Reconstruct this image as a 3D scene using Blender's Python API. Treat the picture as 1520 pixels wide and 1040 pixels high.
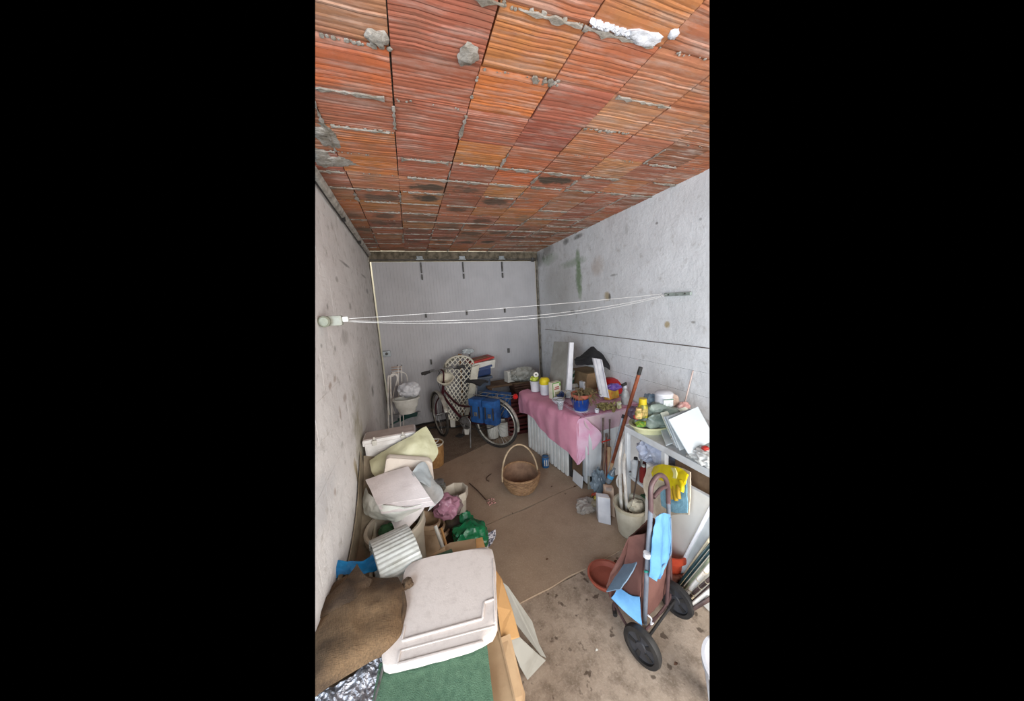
import bpy, bmesh, math, random
from mathutils import Vector, Matrix, Euler, noise
PI = math.pi
random.seed(7)
S = bpy.context.scene
for o in list(bpy.data.objects): bpy.data.objects.remove(o)
COL = S.collection

# ------------------------------------------------------------------ camera
FPX, YAW, PITCH, ROLL, CH = 437.0, .3263, -.1462, -.0597, 1.75
cyw, syw, cpt, spt = math.cos(YAW), math.sin(YAW), math.cos(PITCH), math.sin(PITCH)
FW = Vector((syw*cpt, cyw*cpt, spt)); r0 = Vector((cyw, -syw, 0)); u0 = r0.cross(FW)
RT = math.cos(ROLL)*r0 + math.sin(ROLL)*u0
UP = -math.sin(ROLL)*r0 + math.cos(ROLL)*u0
CAM = Vector((0, 0, CH))
cd = bpy.data.cameras.new('camera'); cam = bpy.data.objects.new('camera', cd); COL.objects.link(cam)
cd.sensor_fit = 'HORIZONTAL'; cd.sensor_width = 36.0; cd.lens = FPX/1520*36.0; cd.clip_start = .02
m = Matrix((RT, UP, -FW)).transposed().to_4x4(); m.translation = CAM; cam.matrix_world = m
S.camera = cam
# ------------------------------------------------------------------ light
w = bpy.data.worlds.new('world'); S.world = w; w.use_nodes = True
w.node_tree.nodes['Background'].inputs[0].default_value = (0, 0, 0, 1)
def area(name, loc, target, sx, sy, power, col):
    l = bpy.data.lights.new(name, 'AREA'); l.shape = 'RECTANGLE'; l.size = sx; l.size_y = sy
    l.energy = power; l.color = col
    o = bpy.data.objects.new(name, l); COL.objects.link(o); o.location = loc
    o.rotation_euler = (Vector(target)-Vector(loc)).to_track_quat('-Z', 'Y').to_euler(); return o
# daylight coming in through the open doorway behind the viewer
area('doorway_daylight', (1.15, -.40, 1.15), (.70, 2.0, 1.0), 2.4, 2.0, 70, (1.0, .97, .94))
area('open_sky', (1.3, -2.6, 1.5), (.7, 3.0, 1.1), 3.4, 2.6, 140, (1.0, .97, .94))
area('side_sky', (-1.3, -.7, 1.6), (2.1, 1.5, 1.25), 1.5, 1.5, 114, (.76, .88, 1.0))
area('street_daylight', (.8, 5.15, 3.2), (.8, 5.6, 1.0), 3.0, .8, 60, (1, .97, .9))
S.view_settings.view_transform = 'Standard'; S.view_settings.look = 'None'
S.view_settings.exposure = -.13; S.view_settings.gamma = 1.0; S.view_settings.use_curve_mapping = False

# ------------------------------------------------------------------ helpers
def at(px, py, h=None, x=None, y=None):
    """a point of the photograph put at a known height, x or y of the room (metres)"""
    d = FW + RT*((px-760)/FPX) - UP*((py-520)/FPX)
    if h is not None: t = (h-CH)/d.z
    elif x is not None: t = x/d.x
    else: t = y/d.y
    return CAM + d*t
def lerp(a, b, t): return a + (b-a)*t
MATS = {}
def srgb(c):
    return tuple(((v/255)/12.92 if v/255 <= .04045 else ((v/255+.055)/1.055)**2.4) for v in c)
class NT:
    def __init__(s, name):
        s.m = bpy.data.materials.new(name); s.m.use_nodes = True; s.t = s.m.node_tree
        s.b = s.t.nodes['Principled BSDF']
    def n(s, typ, **kw):
        nd = s.t.nodes.new(typ)
        for k, v in kw.items():
            if k.startswith('_'): setattr(nd, k[1:], v)
            else: nd.inputs[k.replace('__', ' ')].default_value = v
        return nd
    def l(s, a, b): s.t.links.new(a, b)
    def mix(s, fac, a, b, typ='MIX'):
        nd = s.t.nodes.new('ShaderNodeMix'); nd.data_type = 'RGBA'; nd.blend_type = typ
        for sock, v in ((nd.inputs[0], fac), (nd.inputs[6], a), (nd.inputs[7], b)):
            if isinstance(v, (int, float)): sock.default_value = v
            elif isinstance(v, tuple): sock.default_value = (*v, 1) if len(v) == 3 else v
            else: s.l(v, sock)
        return nd.outputs[2]
    def math(s, op, a, b=0.0, clamp=False):
        nd = s.t.nodes.new('ShaderNodeMath'); nd.operation = op; nd.use_clamp = clamp
        for i, v in enumerate((a, b)):
            if isinstance(v, (int, float)): nd.inputs[i].default_value = v
            else: s.l(v, nd.inputs[i])
        return nd.outputs[0]
    def ramp(s, fac, lo, hi):
        nd = s.t.nodes.new('ShaderNodeMapRange'); nd.inputs[1].default_value = lo; nd.inputs[2].default_value = hi
        s.l(fac, nd.inputs[0]); return nd.outputs[0]
    def noise(s, vec, scale, det=4, rough=.6, dist=0.0):
        nd = s.t.nodes.new('ShaderNodeTexNoise'); nd.inputs['Scale'].default_value = scale
        nd.inputs['Detail'].default_value = det; nd.inputs['Roughness'].default_value = rough
        nd.inputs['Distortion'].default_value = dist
        s.l(vec, nd.inputs['Vector']); return nd.outputs[0]
    def bump(s, h, strength, dist=.01):
        nd = s.t.nodes.new('ShaderNodeBump'); nd.inputs['Strength'].default_value = strength
        nd.inputs['Distance'].default_value = dist; s.l(h, nd.inputs['Height']); s.l(nd.outputs[0], s.b.inputs['Normal'])
def mat(name, c, c2=None, sc=8, rough=.6, bump=0.0, bsc=60, metal=0.0, trans=0.0, alpha=1.0, lo=.4, hi=.65, stripes=None, spec=.4, weave=0):
    if name in MATS: return MATS[name]
    k = NT(name); b = k.b
    c = srgb(c); geo = k.n('ShaderNodeNewGeometry'); P = geo.outputs['Position']
    b.inputs['Roughness'].default_value = rough; b.inputs['Metallic'].default_value = metal
    b.inputs['Specular IOR Level'].default_value = spec
    b.inputs['Transmission Weight'].default_value = trans; b.inputs['Alpha'].default_value = alpha
    if c2 is None: c2 = tuple(v*.72 for v in c)
    else: c2 = srgb(c2)
    f = k.ramp(k.noise(P, sc), lo, hi)
    out = k.mix(f, c, c2)
    if weave:
        tc = k.n('ShaderNodeTexCoord')
        ws = []
        for sc_ in ((weave*.12, weave, weave*.3), (weave, weave*.12, weave*.3)):
            mp = k.n('ShaderNodeMapping'); mp.inputs['Scale'].default_value = sc_; mp.inputs['Rotation'].default_value = (0, 0, .5); k.l(P, mp.inputs[0])
            ws.append(k.ramp(k.noise(mp.outputs[0], 1.0, 2, .5), .38, .62))
        ww = k.math('MULTIPLY', k.math('ADD', ws[0], ws[1]), .5)
        out = k.mix(ww, k.mix(1.0, out, (.55, .55, .55), 'MULTIPLY'), out); k.bump(ww, .5, .003)
    k.l(out, b.inputs['Base Color'])
    if bump: k.bump(k.noise(P, bsc, 6), bump)
    MATS[name] = k.m; return k.m

ORI = {}
class MB:
    def __init__(s): s.bm = bmesh.new()
    def _add(s, vs, fs):
        v = [s.bm.verts.new(p) for p in vs]
        for f in fs:
            try: s.bm.faces.new([v[i] for i in f])
            except ValueError: pass
        return s
    def box(s, c, size, rot=None, bev=0.0, taper=1.0):
        c = Vector(c); hx, hy, hz = [q/2 for q in size]
        R = Euler(rot).to_matrix() if rot else Matrix.Identity(3)
        vs = []
        for z in (-1, 1):
            t = 1 if z < 0 else taper
            for x, y in ((-1, -1), (1, -1), (1, 1), (-1, 1)): vs.append(c + R @ Vector((x*hx*t, y*hy*t, z*hz)))
        if bev <= 0: return s._add(vs, [(0,3,2,1),(4,5,6,7),(0,1,5,4),(1,2,6,5),(2,3,7,6),(3,0,4,7)])
        b2 = bmesh.new(); v = [b2.verts.new(p) for p in vs]
        for f in [(0,3,2,1),(4,5,6,7),(0,1,5,4),(1,2,6,5),(2,3,7,6),(3,0,4,7)]: b2.faces.new([v[i] for i in f])
        bmesh.ops.bevel(b2, geom=b2.edges[:], offset=bev, segments=2, affect='EDGES', profile=.6)
        me = bpy.data.meshes.new('tmp'); b2.to_mesh(me); b2.free(); s.bm.from_mesh(me); bpy.data.meshes.remove(me); return s
    def prism(s, pts, n, bev=0.0):
        """closed polygon pts with thickness vector n"""
        pts = [Vector(p) for p in pts]; n = Vector(n); k = len(pts)
        b2 = bmesh.new()
        a = [b2.verts.new(p) for p in pts]; b = [b2.verts.new(p+n) for p in pts]
        b2.faces.new(a[::-1]); b2.faces.new(b)
        for i in range(k): b2.faces.new((a[i], a[(i+1) % k], b[(i+1) % k], b[i]))
        if bev: bmesh.ops.bevel(b2, geom=b2.edges[:], offset=bev, segments=2, affect='EDGES', profile=.6)
        bmesh.ops.recalc_face_normals(b2, faces=b2.faces[:])
        me = bpy.data.meshes.new('tmp'); b2.to_mesh(me); b2.free(); s.bm.from_mesh(me); bpy.data.meshes.remove(me); return s
    def tube(s, pts, r, seg=8, closed=False, smooth=0):
        pts = [Vector(p) for p in pts]
        if smooth: pts = catmull(pts, smooth, closed)
        n = len(pts); rr = r if isinstance(r, (list, tuple)) else [r]*n
        if len(rr) != n: rr = [rr[0] + (rr[-1]-rr[0])*i/(n-1) for i in range(n)]
        rings = []; up = None
        for i, p in enumerate(pts):
            if closed: t = pts[(i+1) % n]-pts[i-1]
            else: t = pts[min(i+1, n-1)]-pts[max(i-1, 0)]
            t.normalize()
            if up is None: up = Vector((0, 0, 1)) if abs(t.z) < .9 else Vector((1, 0, 0))
            a = t.cross(up); 
            if a.length < 1e-4: a = t.cross(Vector((1, .3, 0)))
            a.normalize(); b = a.cross(t); up = b
            rings.append([s.bm.verts.new(p + (a*math.cos(q*2*PI/seg) + b*math.sin(q*2*PI/seg))*rr[i]) for q in range(seg)])
        for i in range(n if closed else n-1):
            A, B = rings[i], rings[(i+1) % n]
            for q in range(seg): s.bm.faces.new((A[q], A[(q+1) % seg], B[(q+1) % seg], B[q]))
        if not closed:
            s.bm.faces.new(rings[0][::-1]); s.bm.faces.new(rings[-1])
        return s
    def lathe(s, prof, c=(0, 0, 0), seg=20, axis=None, tilt=None, sy=1.0):
        """profile of (radius, height) turned about a vertical (or given) axis; repeated end points make it solid"""
        c = Vector(c)
        R = Matrix.Identity(3)
        if axis is not None: R = Vector(axis).to_track_quat('Z', 'Y').to_matrix()
        if tilt: R = Euler(tilt).to_matrix() @ R
        rings = []
        for r, h in prof:
            if r < 1e-5: rings.append([s.bm.verts.new(c + R @ Vector((0, 0, h)))])
            else: rings.append([s.bm.verts.new(c + R @ Vector((r*math.cos(q*2*PI/seg), r*sy*math.sin(q*2*PI/seg), h))) for q in range(seg)])
        for A, B in zip(rings, rings[1:]):
            for q in range(seg):
                q2 = (q+1) % seg
                if len(A) == 1 and len(B) == 1: continue
                if len(A) == 1: f = (A[0], B[q2], B[q])
                elif len(B) == 1: f = (A[q], A[q2], B[0])
                else: f = (A[q], A[q2], B[q2], B[q])
                s.bm.faces.new(f)
        return s
    def patch(s, rows, th=.003, n=16, m=6, amp=0.0, fr=6.0, seed=0, smooth=True, fold=0.0, ff=8):
        """sheet through several polylines, crumpled by amp, with thickness th"""
        rows = [resample([Vector(p) for p in r], n, smooth) for r in rows]
        k = (len(rows)-1)*m+1; G = []
        for j in range(k):
            u = j/m; i = min(int(u), len(rows)-2); t = u-i
            if smooth and len(rows) > 2:
                p0 = rows[max(i-1, 0)]; p1 = rows[i]; p2 = rows[i+1]; p3 = rows[min(i+2, len(rows)-1)]
                G.append([cr(p0[q], p1[q], p2[q], p3[q], t) for q in range(n)])
            else: G.append([lerp(rows[i][q], rows[i+1][q], t) for q in range(n)])
        nr = (G[0][-1]-G[0][0]).cross(G[-1][0]-G[0][0]); 
        nr = nr.normalized() if nr.length > 1e-8 else Vector((0, 0, 1))
        for j in range(k):
            for q in range(n):
                p = G[j][q]
                if amp:
                    v = noise.noise_vector(p*fr + Vector((seed, seed*1.7, 0)))
                    v2 = noise.noise(p*fr*2.3 + Vector((seed, 0, 3)))
                    p += v*amp + nr*abs(v2)*amp*1.2
                if fold: p += nr*fold*math.sin(q/(n-1)*ff*2*PI)*(j/(k-1))
        nor = []
        for j in range(k):
            row = []
            for q in range(n):
                a = G[j][min(q+1, n-1)]-G[j][max(q-1, 0)]; b = G[min(j+1, k-1)][q]-G[max(j-1, 0)][q]
                c = a.cross(b); row.append(c.normalized() if c.length > 1e-9 else nr)
            nor.append(row)
        A = [[s.bm.verts.new(G[j][q]+nor[j][q]*th/2) for q in range(n)] for j in range(k)]
        B = [[s.bm.verts.new(G[j][q]-nor[j][q]*th/2) for q in range(n)] for j in range(k)]
        F = s.bm.faces.new
        for j in range(k-1):
            for q in range(n-1):
                F((A[j][q], A[j][q+1], A[j+1][q+1], A[j+1][q])); F((B[j][q], B[j+1][q], B[j+1][q+1], B[j][q+1]))
            F((A[j][0], A[j+1][0], B[j+1][0], B[j][0])); F((A[j][-1], B[j][-1], B[j+1][-1], A[j+1][-1]))
        for q in range(n-1):
            F((A[0][q], B[0][q], B[0][q+1], A[0][q+1])); F((A[-1][q], A[-1][q+1], B[-1][q+1], B[-1][q]))
        return s
    def blob(s, c, r, amp=.2, fr=3.0, sub=3, seed=0, ridge=.5, flat=None, rot=None):
        c = Vector(c); r = Vector(r if not isinstance(r, (int, float)) else (r, r, r))
        b2 = bmesh.new(); bmesh.ops.create_icosphere(b2, subdivisions=sub, radius=1)
        R = Euler(rot).to_matrix() if rot else Matrix.Identity(3)
        for v in b2.verts:
            p = v.co.copy(); q = p*fr*.6 + Vector((seed*3.1, seed, seed*.7))
            w_ = noise.noise_vector(q*.9)*.8; d = noise.noise(q)*amp + (ridge*amp)*(.45-abs(noise.noise(q*1.15+w_))*2.4)*.5 + amp*.22*noise.noise(q*4)
            p = p*(1+d); v.co = c + R @ Vector((p.x*r.x, p.y*r.y, p.z*r.z))
            if flat is not None and v.co.z < flat: v.co.z = flat + .002*random.random()
        me = bpy.data.meshes.new('tmp'); b2.to_mesh(me); b2.free(); s.bm.from_mesh(me); bpy.data.meshes.remove(me); return s
    def build(s, name, mt, parent=None, local=False, smooth=False, ang=35):
        me = bpy.data.meshes.new(name)
        if not local:
            if parent is not None: o0 = ORI[parent.name]
            else:
                zs = [v.co.z for v in s.bm.verts]; n = len(zs)
                o0 = Vector((sum(v.co.x for v in s.bm.verts)/n, sum(v.co.y for v in s.bm.verts)/n, min(zs)))
            bmesh.ops.translate(s.bm, verts=s.bm.verts[:], vec=-o0)
        else: o0 = Vector((0, 0, 0))
        bmesh.ops.recalc_face_normals(s.bm, faces=s.bm.faces[:])
        if smooth:
            for f in s.bm.faces: f.smooth = True
            for e in s.bm.edges:
                if len(e.link_faces) == 2 and e.calc_face_angle(0) > math.radians(ang): e.smooth = False
        s.bm.to_mesh(me); s.bm.free()
        if mt: me.materials.append(mt)
        o = bpy.data.objects.new(name, me); COL.objects.link(o)
        if parent is not None:
            o.parent = parent; ORI[o.name] = ORI[parent.name]
            if parent.type == 'MESH' or parent.type == 'EMPTY': pass
        else:
            o.location = o0; ORI[o.name] = o0
        return o
def cr(a, b, c, d, t):
    return .5*((2*b) + (c-a)*t + (2*a-5*b+4*c-d)*t*t + (3*b-a-3*c+d)*t*t*t)
def catmull(pts, k, closed=False):
    out = []; n = len(pts)
    for i in range(n if closed else n-1):
        if closed: a, b, c, d = pts[i-1], pts[i], pts[(i+1) % n], pts[(i+2) % n]
        else: a, b, c, d = pts[max(i-1, 0)], pts[i], pts[i+1], pts[min(i+2, n-1)]
        for j in range(k): out.append(cr(a, b, c, d, j/k))
    if not closed: out.append(pts[-1])
    return out
def resample(pts, n, smooth=True):
    if smooth and len(pts) > 2: pts = catmull(pts, 6)
    L = [0]
    for a, b in zip(pts, pts[1:]): L.append(L[-1]+(b-a).length)
    out = []; j = 0
    for i in range(n):
        t = L[-1]*i/(n-1)
        while j < len(L)-2 and L[j+1] < t: j += 1
        d = L[j+1]-L[j]; out.append(lerp(pts[j], pts[j+1], 0 if d == 0 else (t-L[j])/d))
    return out
def tag(o, label, cat, group=None, kind=None):
    o['label'] = label; o['category'] = cat
    if group: o['group'] = group
    if kind: o['kind'] = kind
    return o
def thing(name, label, cat, loc, group=None, rz=0.0):
    o = bpy.data.objects.new(name, None); COL.objects.link(o); o.location = loc; o.empty_display_size = .1
    o.rotation_euler = (0, 0, rz); ORI[o.name] = Vector(loc)
    return tag(o, label, cat, group)
def struct(mb, name, mt, parent=None, smooth=False):
    o = mb.build(name, mt, parent, smooth=smooth)
    if parent is None: o['kind'] = 'structure'
    return o
def base(p): return (p[0], p[1], 0)

# ------------------------------------------------------------------ materials of the room
XL, XR, YD, ZC = -.46, 2.12, 4.67, 2.64
def wall_mat(name, c, c2, spots, axis, dirt_tint=.5):
    k = NT(name); P = k.n('ShaderNodeNewGeometry').outputs['Position']
    k.b.inputs['Roughness'].default_value = .9; k.b.inputs['Specular IOR Level'].default_value = .15
    sep = k.n('ShaderNodeSeparateXYZ'); k.l(P, sep.inputs[0])
    n1 = k.noise(P, 1.7, 5); n2 = k.noise(P, 9, 6, .7); n3 = k.noise(P, 45, 5, .7)
    out = k.mix(k.ramp(n1, .4, .72), srgb(c), srgb(c2))
    out = k.mix(k.math('MULTIPLY', k.ramp(n2, .56, .75), dirt_tint), out, srgb((150, 143, 134)))
    out = k.mix(k.math('MULTIPLY', k.ramp(n3, .66, .74), .35*dirt_tint), out, srgb((105, 98, 90)))
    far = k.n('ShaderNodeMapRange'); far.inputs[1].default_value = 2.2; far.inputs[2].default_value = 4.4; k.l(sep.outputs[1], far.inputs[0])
    out = k.mix(k.math('MULTIPLY', k.math('MULTIPLY', far.outputs[0], k.ramp(n2, .3, .7)), .7*dirt_tint), out, srgb((158, 153, 142)))  # broad tint, greyer toward the far end
    for (y, z, ry, rz, col, st) in spots:
        a = k.math('DIVIDE', k.math('SUBTRACT', sep.outputs[1], y), ry)
        b = k.math('DIVIDE', k.math('SUBTRACT', sep.outputs[2], z), rz)
        d = k.math('ADD', k.math('MULTIPLY', a, a), k.math('MULTIPLY', b, b))
        d = k.math('ADD', d, k.math('MULTIPLY', k.math('SUBTRACT', n2, .5), 4.0))
        mk = k.n('ShaderNodeMapRange'); mk.inputs[1].default_value = 1.6; mk.inputs[2].default_value = .1; k.l(d, mk.inputs[0])
        out = k.mix(k.math('MULTIPLY', mk.outputs[0], st), out, srgb(col))
    k.l(out, k.b.inputs['Base Color'])
    k.bump(k.math('ADD', k.math('MULTIPLY', k.noise(P, 6, 8, .7), 1.6), k.math('MULTIPLY', n3, .25)), .6, .014)
    return k.m
def wp(px, py, x):
    p = at(px, py, x=x); return p.y, p.z
green = (112, 138, 98); tan = (176, 160, 128); dark = (88, 86, 80); rust = (140, 112, 92); grey = (120, 116, 108)
sp = []
for px, py, ry, rz, c, st in [(858, 385, .05, .13, green, .8), (859, 412, .07, .17, green, .85), (861, 432, .05, .1, green, .6), (850, 390, .3, .05, green, .45),
        (858, 351, .10, .03, dark, .8), (840, 358, .08, .04, dark, .75), (812, 372, .18, .12, grey, .7), (800, 385, .22, .1, dark, .6), (815, 385, .25, .08, green, .4),
        (990, 482, .028, .03, tan, .95), (901, 440, .05, .045, tan, .9), (905, 441, .02, .035, dark, .8), (850, 462, .06, .02, dark, .7),
        (911, 408, .05, .012, dark, .5), (887, 395, .12, .10, (176, 158, 142), .5), (1029, 478, .02, .012, grey, .7), (975, 331, .014, .01, dark, .6), (830, 430, .5, .35, (150, 148, 138), .35),
        (1040, 325, .01, .01, dark, .5), (930, 340, .02, .06, grey, .35)]:
    sp.append((*wp(px, py, XR), ry, rz, c, st))
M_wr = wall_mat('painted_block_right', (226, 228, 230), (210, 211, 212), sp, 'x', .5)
sp = []
for px, py, ry, rz, c, st in [(490, 572, .035, .02, rust, .6), (497, 562, .04, .02, rust, .55), (512, 590, .05, .03, (150, 130, 118), .6), (505, 612, .02, .04, rust, .5), (553, 580, .07, .06, dark, .75),
        (530, 705, .035, .10, (120, 104, 70), .9), (527, 690, .04, .05, tan, .7), (560, 538, .04, .05, dark, .6), (508, 660, .03, .02, grey, .4), (486, 455, .02, .02, grey, .7), (520, 455, .05, .03, grey, .6),
        (500, 415, .04, .02, grey, .5), (545, 432, .1, .03, dark, .5), (512, 392, .2, .012, dark, .6), (540, 410, .2, .012, dark, .5), (497, 730, .02, .02, rust, .6), (540, 600, .5, .4, (160, 154, 142), .6),
        (477, 513, .02, .012, dark, .5), (497, 518, .03, .02, grey, .5), (512, 500, .12, .05, grey, .4), (535, 660, .16, .3, (150, 142, 116), .6), (470, 760, .3, .1, (190, 190, 192), .5)]:
    sp.append((*wp(px, py, XL), ry, rz, c, st))
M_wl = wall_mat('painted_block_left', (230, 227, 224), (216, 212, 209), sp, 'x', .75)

def tile_mat():
    k = NT('clay_tile'); geo = k.n('ShaderNodeNewGeometry'); P = geo.outputs['Position']
    tc = k.n('ShaderNodeTexCoord'); oi = k.n('ShaderNodeObjectInfo')
    base = oi.outputs['Color']; rnd = oi.outputs['Random']; al = oi.outputs['Alpha']
    n1 = k.noise(P, 7, 5); n2 = k.noise(P, 30, 6, .7)
    out = k.mix(k.math('MULTIPLY', k.ramp(n1, .42, .7), .45), base, srgb((176, 104, 84)))
    # long streaks of lime smeared across the tiles
    mp = k.n('ShaderNodeMapping'); mp.inputs['Scale'].default_value = (3.0, 16, 1); k.l(P, mp.inputs[0])
    st = k.noise(mp.outputs[0], 1.6, 6, .65)
    sep = k.n('ShaderNodeSeparateXYZ'); k.l(P, sep.inputs[0])
    rt = k.n('ShaderNodeMapRange'); rt.inputs[1].default_value = .9; rt.inputs[2].default_value = 2.0; k.l(sep.outputs[0], rt.inputs[0])
    amt = k.math('ADD', .38, k.math('MULTIPLY', rt.outputs[0], .45))
    out = k.mix(k.math('MULTIPLY', k.ramp(st, .48, .66), amt), out, srgb((190, 172, 160)))
    out = k.mix(k.math('MULTIPLY', k.ramp(n2, .5, .8), .4), out, srgb((118, 74, 56)))
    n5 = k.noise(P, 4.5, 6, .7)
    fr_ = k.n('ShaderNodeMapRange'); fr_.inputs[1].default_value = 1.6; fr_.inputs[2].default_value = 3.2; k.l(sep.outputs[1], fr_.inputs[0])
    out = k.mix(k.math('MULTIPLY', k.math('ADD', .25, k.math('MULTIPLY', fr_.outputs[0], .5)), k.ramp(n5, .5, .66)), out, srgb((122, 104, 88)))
    # burnt grey patch on the tiles that came out of the kiln dark
    so = k.n('ShaderNodeSeparateXYZ'); k.l(tc.outputs['Object'], so.inputs[0])
    a = k.math('DIVIDE', so.outputs[0], .125); b = k.math('DIVIDE', k.math('ADD', so.outputs[1], .02), .07)
    d = k.math('ADD', k.math('MULTIPLY', a, a), k.math('MULTIPLY', b, b))
    d = k.math('ADD', d, k.math('MULTIPLY', k.math('SUBTRACT', n1, .5), 5.0))
    mk = k.n('ShaderNodeMapRange'); mk.inputs[1].default_value = 1.3; mk.inputs[2].default_value = .5; k.l(d, mk.inputs[0])
    inv = k.math('SUBTRACT', 1.0, al)
    out = k.mix(k.math('MULTIPLY', mk.outputs[0], inv), out, srgb((76, 68, 58)))
    k.l(out, k.b.inputs['Base Color']); k.b.inputs['Roughness'].default_value = .75; k.b.inputs['Specular IOR Level'].default_value = .25
    k.bump(n2, .25, .004); return k.m
M_tile = tile_mat()
M_mortar = mat('mortar', (164, 156, 146), (122, 112, 98), 20, .95, .6, 60)
M_white_mortar = mat('white_mortar', (214, 214, 218), (180, 180, 184), 25, .9, .5, 50)
M_plaster = mat('cornice_plaster', (186, 180, 170), (132, 126, 118), 12, .9, .5, 50)

def floor_mat(name, c, c2, c3, spot, sc):
    k = NT(name); P = k.n('ShaderNodeNewGeometry').outputs['Position']
    n1 = k.noise(P, 2.2, 5); n2 = k.noise(P, sc, 7, .7); n3 = k.noise(P, 90, 4, .7); n4 = k.noise(P, 17, 3, .5)
    out = k.mix(k.ramp(n1, .35, .65), srgb(c), srgb(c2))
    out = k.mix(k.math('MULTIPLY', k.ramp(n2, .46, .68), .72), out, srgb(c3))
    out = k.mix(k.math('MULTIPLY', k.ramp(n3, .5, .75), .3), out, srgb((206, 192, 176)))
    out = k.mix(k.math('MULTIPLY', k.ramp(n4, spot, spot+.05), .75), out, srgb((66, 52, 42)))
    k.l(out, k.b.inputs['Base Color']); k.b.inputs['Roughness'].default_value = .85; k.b.inputs['Specular IOR Level'].default_value = .2
    k.bump(k.math('ADD', k.noise(P, 28, 8, .7), k.math('MULTIPLY', n3, .4)), .3, .008); return k.m
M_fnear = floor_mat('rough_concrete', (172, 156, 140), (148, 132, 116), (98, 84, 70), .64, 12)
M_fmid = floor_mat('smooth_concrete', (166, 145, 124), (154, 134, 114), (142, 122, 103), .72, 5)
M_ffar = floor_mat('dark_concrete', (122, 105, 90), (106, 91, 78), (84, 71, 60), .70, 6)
M_fbase = mat('floor_joint', (66, 54, 45), None, 10, .95)

# ------------------------------------------------------------------ room shell
ZF = 0.0
fl = struct(MB().box((.83, 2.5, -.06), (2.9, 4.6, .08)), 'floor', M_fbase)
ORI['floor'] = fl.location.copy()
def slab(pts, z, mt, seed):
    P = []
    n = len(pts)
    for i in range(n):
        a = Vector((*pts[i], 0)); b = Vector((*pts[(i+1) % n], 0)); k = max(2, int((b-a).length/.05))
        nr = (b-a).cross(Vector((0, 0, 1))).normalized()
        for j in range(k):
            p = lerp(a, b, j/k)
            q = p + (nr*noise.noise(p*7+Vector((seed, 0, 0)))*.012 if 0 < j else Vector())
            P.append((q.x, q.y, -.03))
    struct(MB().prism(P, (0, 0, .03+z)), 'slab', mt, fl)
J1 = [(-.62, 1.335), (2.3, 1.66)]
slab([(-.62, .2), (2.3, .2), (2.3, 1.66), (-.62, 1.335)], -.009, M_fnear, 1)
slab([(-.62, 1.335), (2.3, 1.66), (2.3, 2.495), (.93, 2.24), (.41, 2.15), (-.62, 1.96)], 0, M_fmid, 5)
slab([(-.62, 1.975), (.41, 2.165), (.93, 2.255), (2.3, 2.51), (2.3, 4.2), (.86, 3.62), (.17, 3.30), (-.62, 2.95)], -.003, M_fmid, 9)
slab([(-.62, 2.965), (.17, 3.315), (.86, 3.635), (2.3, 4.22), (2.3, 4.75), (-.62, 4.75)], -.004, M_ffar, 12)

ceil = struct(MB().box((.83, 2.72, ZC+.07), (2.9, 4.1, .08)), 'ceiling', M_mortar)
def tile_mesh(seed):
    rnd = random.Random(seed); b = MB(); W, D = .298, .243
    prof = [(-D/2, 0)]; y = -D/2+.006
    while y < D/2-.014:
        wdt = rnd.choice((.014, .017, .020, .022, .027, .045)); wdt = min(wdt, D/2-.008-y)
        dd = rnd.uniform(.0008, .0026); prof += [(y, -.002), (y+wdt*.35, -.002-dd), (y+wdt*.75, -.002-dd), (y+wdt, -.002)]; y += wdt+.0015
    prof.append((D/2, 0))
    prof = [(-D/2, .03)]+prof+[(D/2, .03)]
    vs = []; xs = [-W/2, -W/4, 0, W/4, W/2]; wv = [rnd.uniform(-.0035, .0035) for _ in xs]
    for i, x in enumerate(xs):
        for (yy, z) in prof: vs.append((x, yy + (wv[i] if abs(yy) < D/2-.012 else 0), z + (rnd.random()-.5)*.001))
    k = len(prof); fs = []
    for i in range(4):
        for j in range(k-1): fs.append((i*k+j, i*k+j+1, (i+1)*k+j+1, (i+1)*k+j))
    fs += [tuple(range(k)), tuple(range(4*k, 5*k))[::-1]]
    b._add(vs, fs); bmesh.ops.recalc_face_normals(b.bm, faces=b.bm.faces[:])
    me = bpy.data.meshes.new('tile'); b.bm.to_mesh(me); b.bm.free(); me.materials.append(M_tile)
    for v in me.polygons: v.use_smooth = False
    return me
TM = [tile_mesh(i) for i in range(6)]
clay = [(196, 116, 76), (180, 106, 78), (170, 102, 82), (200, 118, 72), (162, 96, 78), (186, 112, 86), (156, 92, 72), (192, 124, 92)]
burn = {(1, 5): .9, (1, 6): .95, (0, 6): .7, (2, 5): .7, (4, 4): .95, (3, 6): .8, (2, 7): .8, (0, 8): .7, (3, 8): .7, (2, 9): .5, (3, 9): .6, (3, 10): .7, (4, 10): .7, (2, 11): .5,
        (4, 12): .9, (3, 12): .8, (0, 9): .6, (5, 9): .5, (1, 10): .4, (5, 11): .7, (6, 10): .4, (2, 12): .7, (1, 12): .5, (-1, 8): .5, (-1, 10): .6, (1, 8): .4}
rr = random.Random(11)
near_cols = {(0, 1): (206, 108, 60), (0, 2): (178, 98, 76), (0, 3): (204, 104, 58), (0, 4): (212, 112, 54), (1, 0): (186, 92, 72), (1, 1): (190, 98, 76), (1, 2): (180, 94, 76), (1, 3): (174, 90, 74), (1, 4): (180, 92, 72),
             (2, 0): (212, 118, 66), (2, 1): (214, 116, 58), (2, 2): (190, 98, 72), (2, 3): (212, 118, 58), (3, 0): (212, 110, 74), (3, 1): (188, 96, 78), (3, 2): (164, 86, 70), (3, 3): (200, 102, 66), (3, 4): (208, 104, 60),
             (4, 0): (208, 118, 88), (4, 1): (204, 140, 100), (4, 2): (204, 116, 78), (4, 3): (184, 94, 72), (4, 4): (190, 96, 76), (5, 1): (206, 122, 92), (5, 2): (196, 118, 92), (2, 4): (170, 90, 78)}
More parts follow.
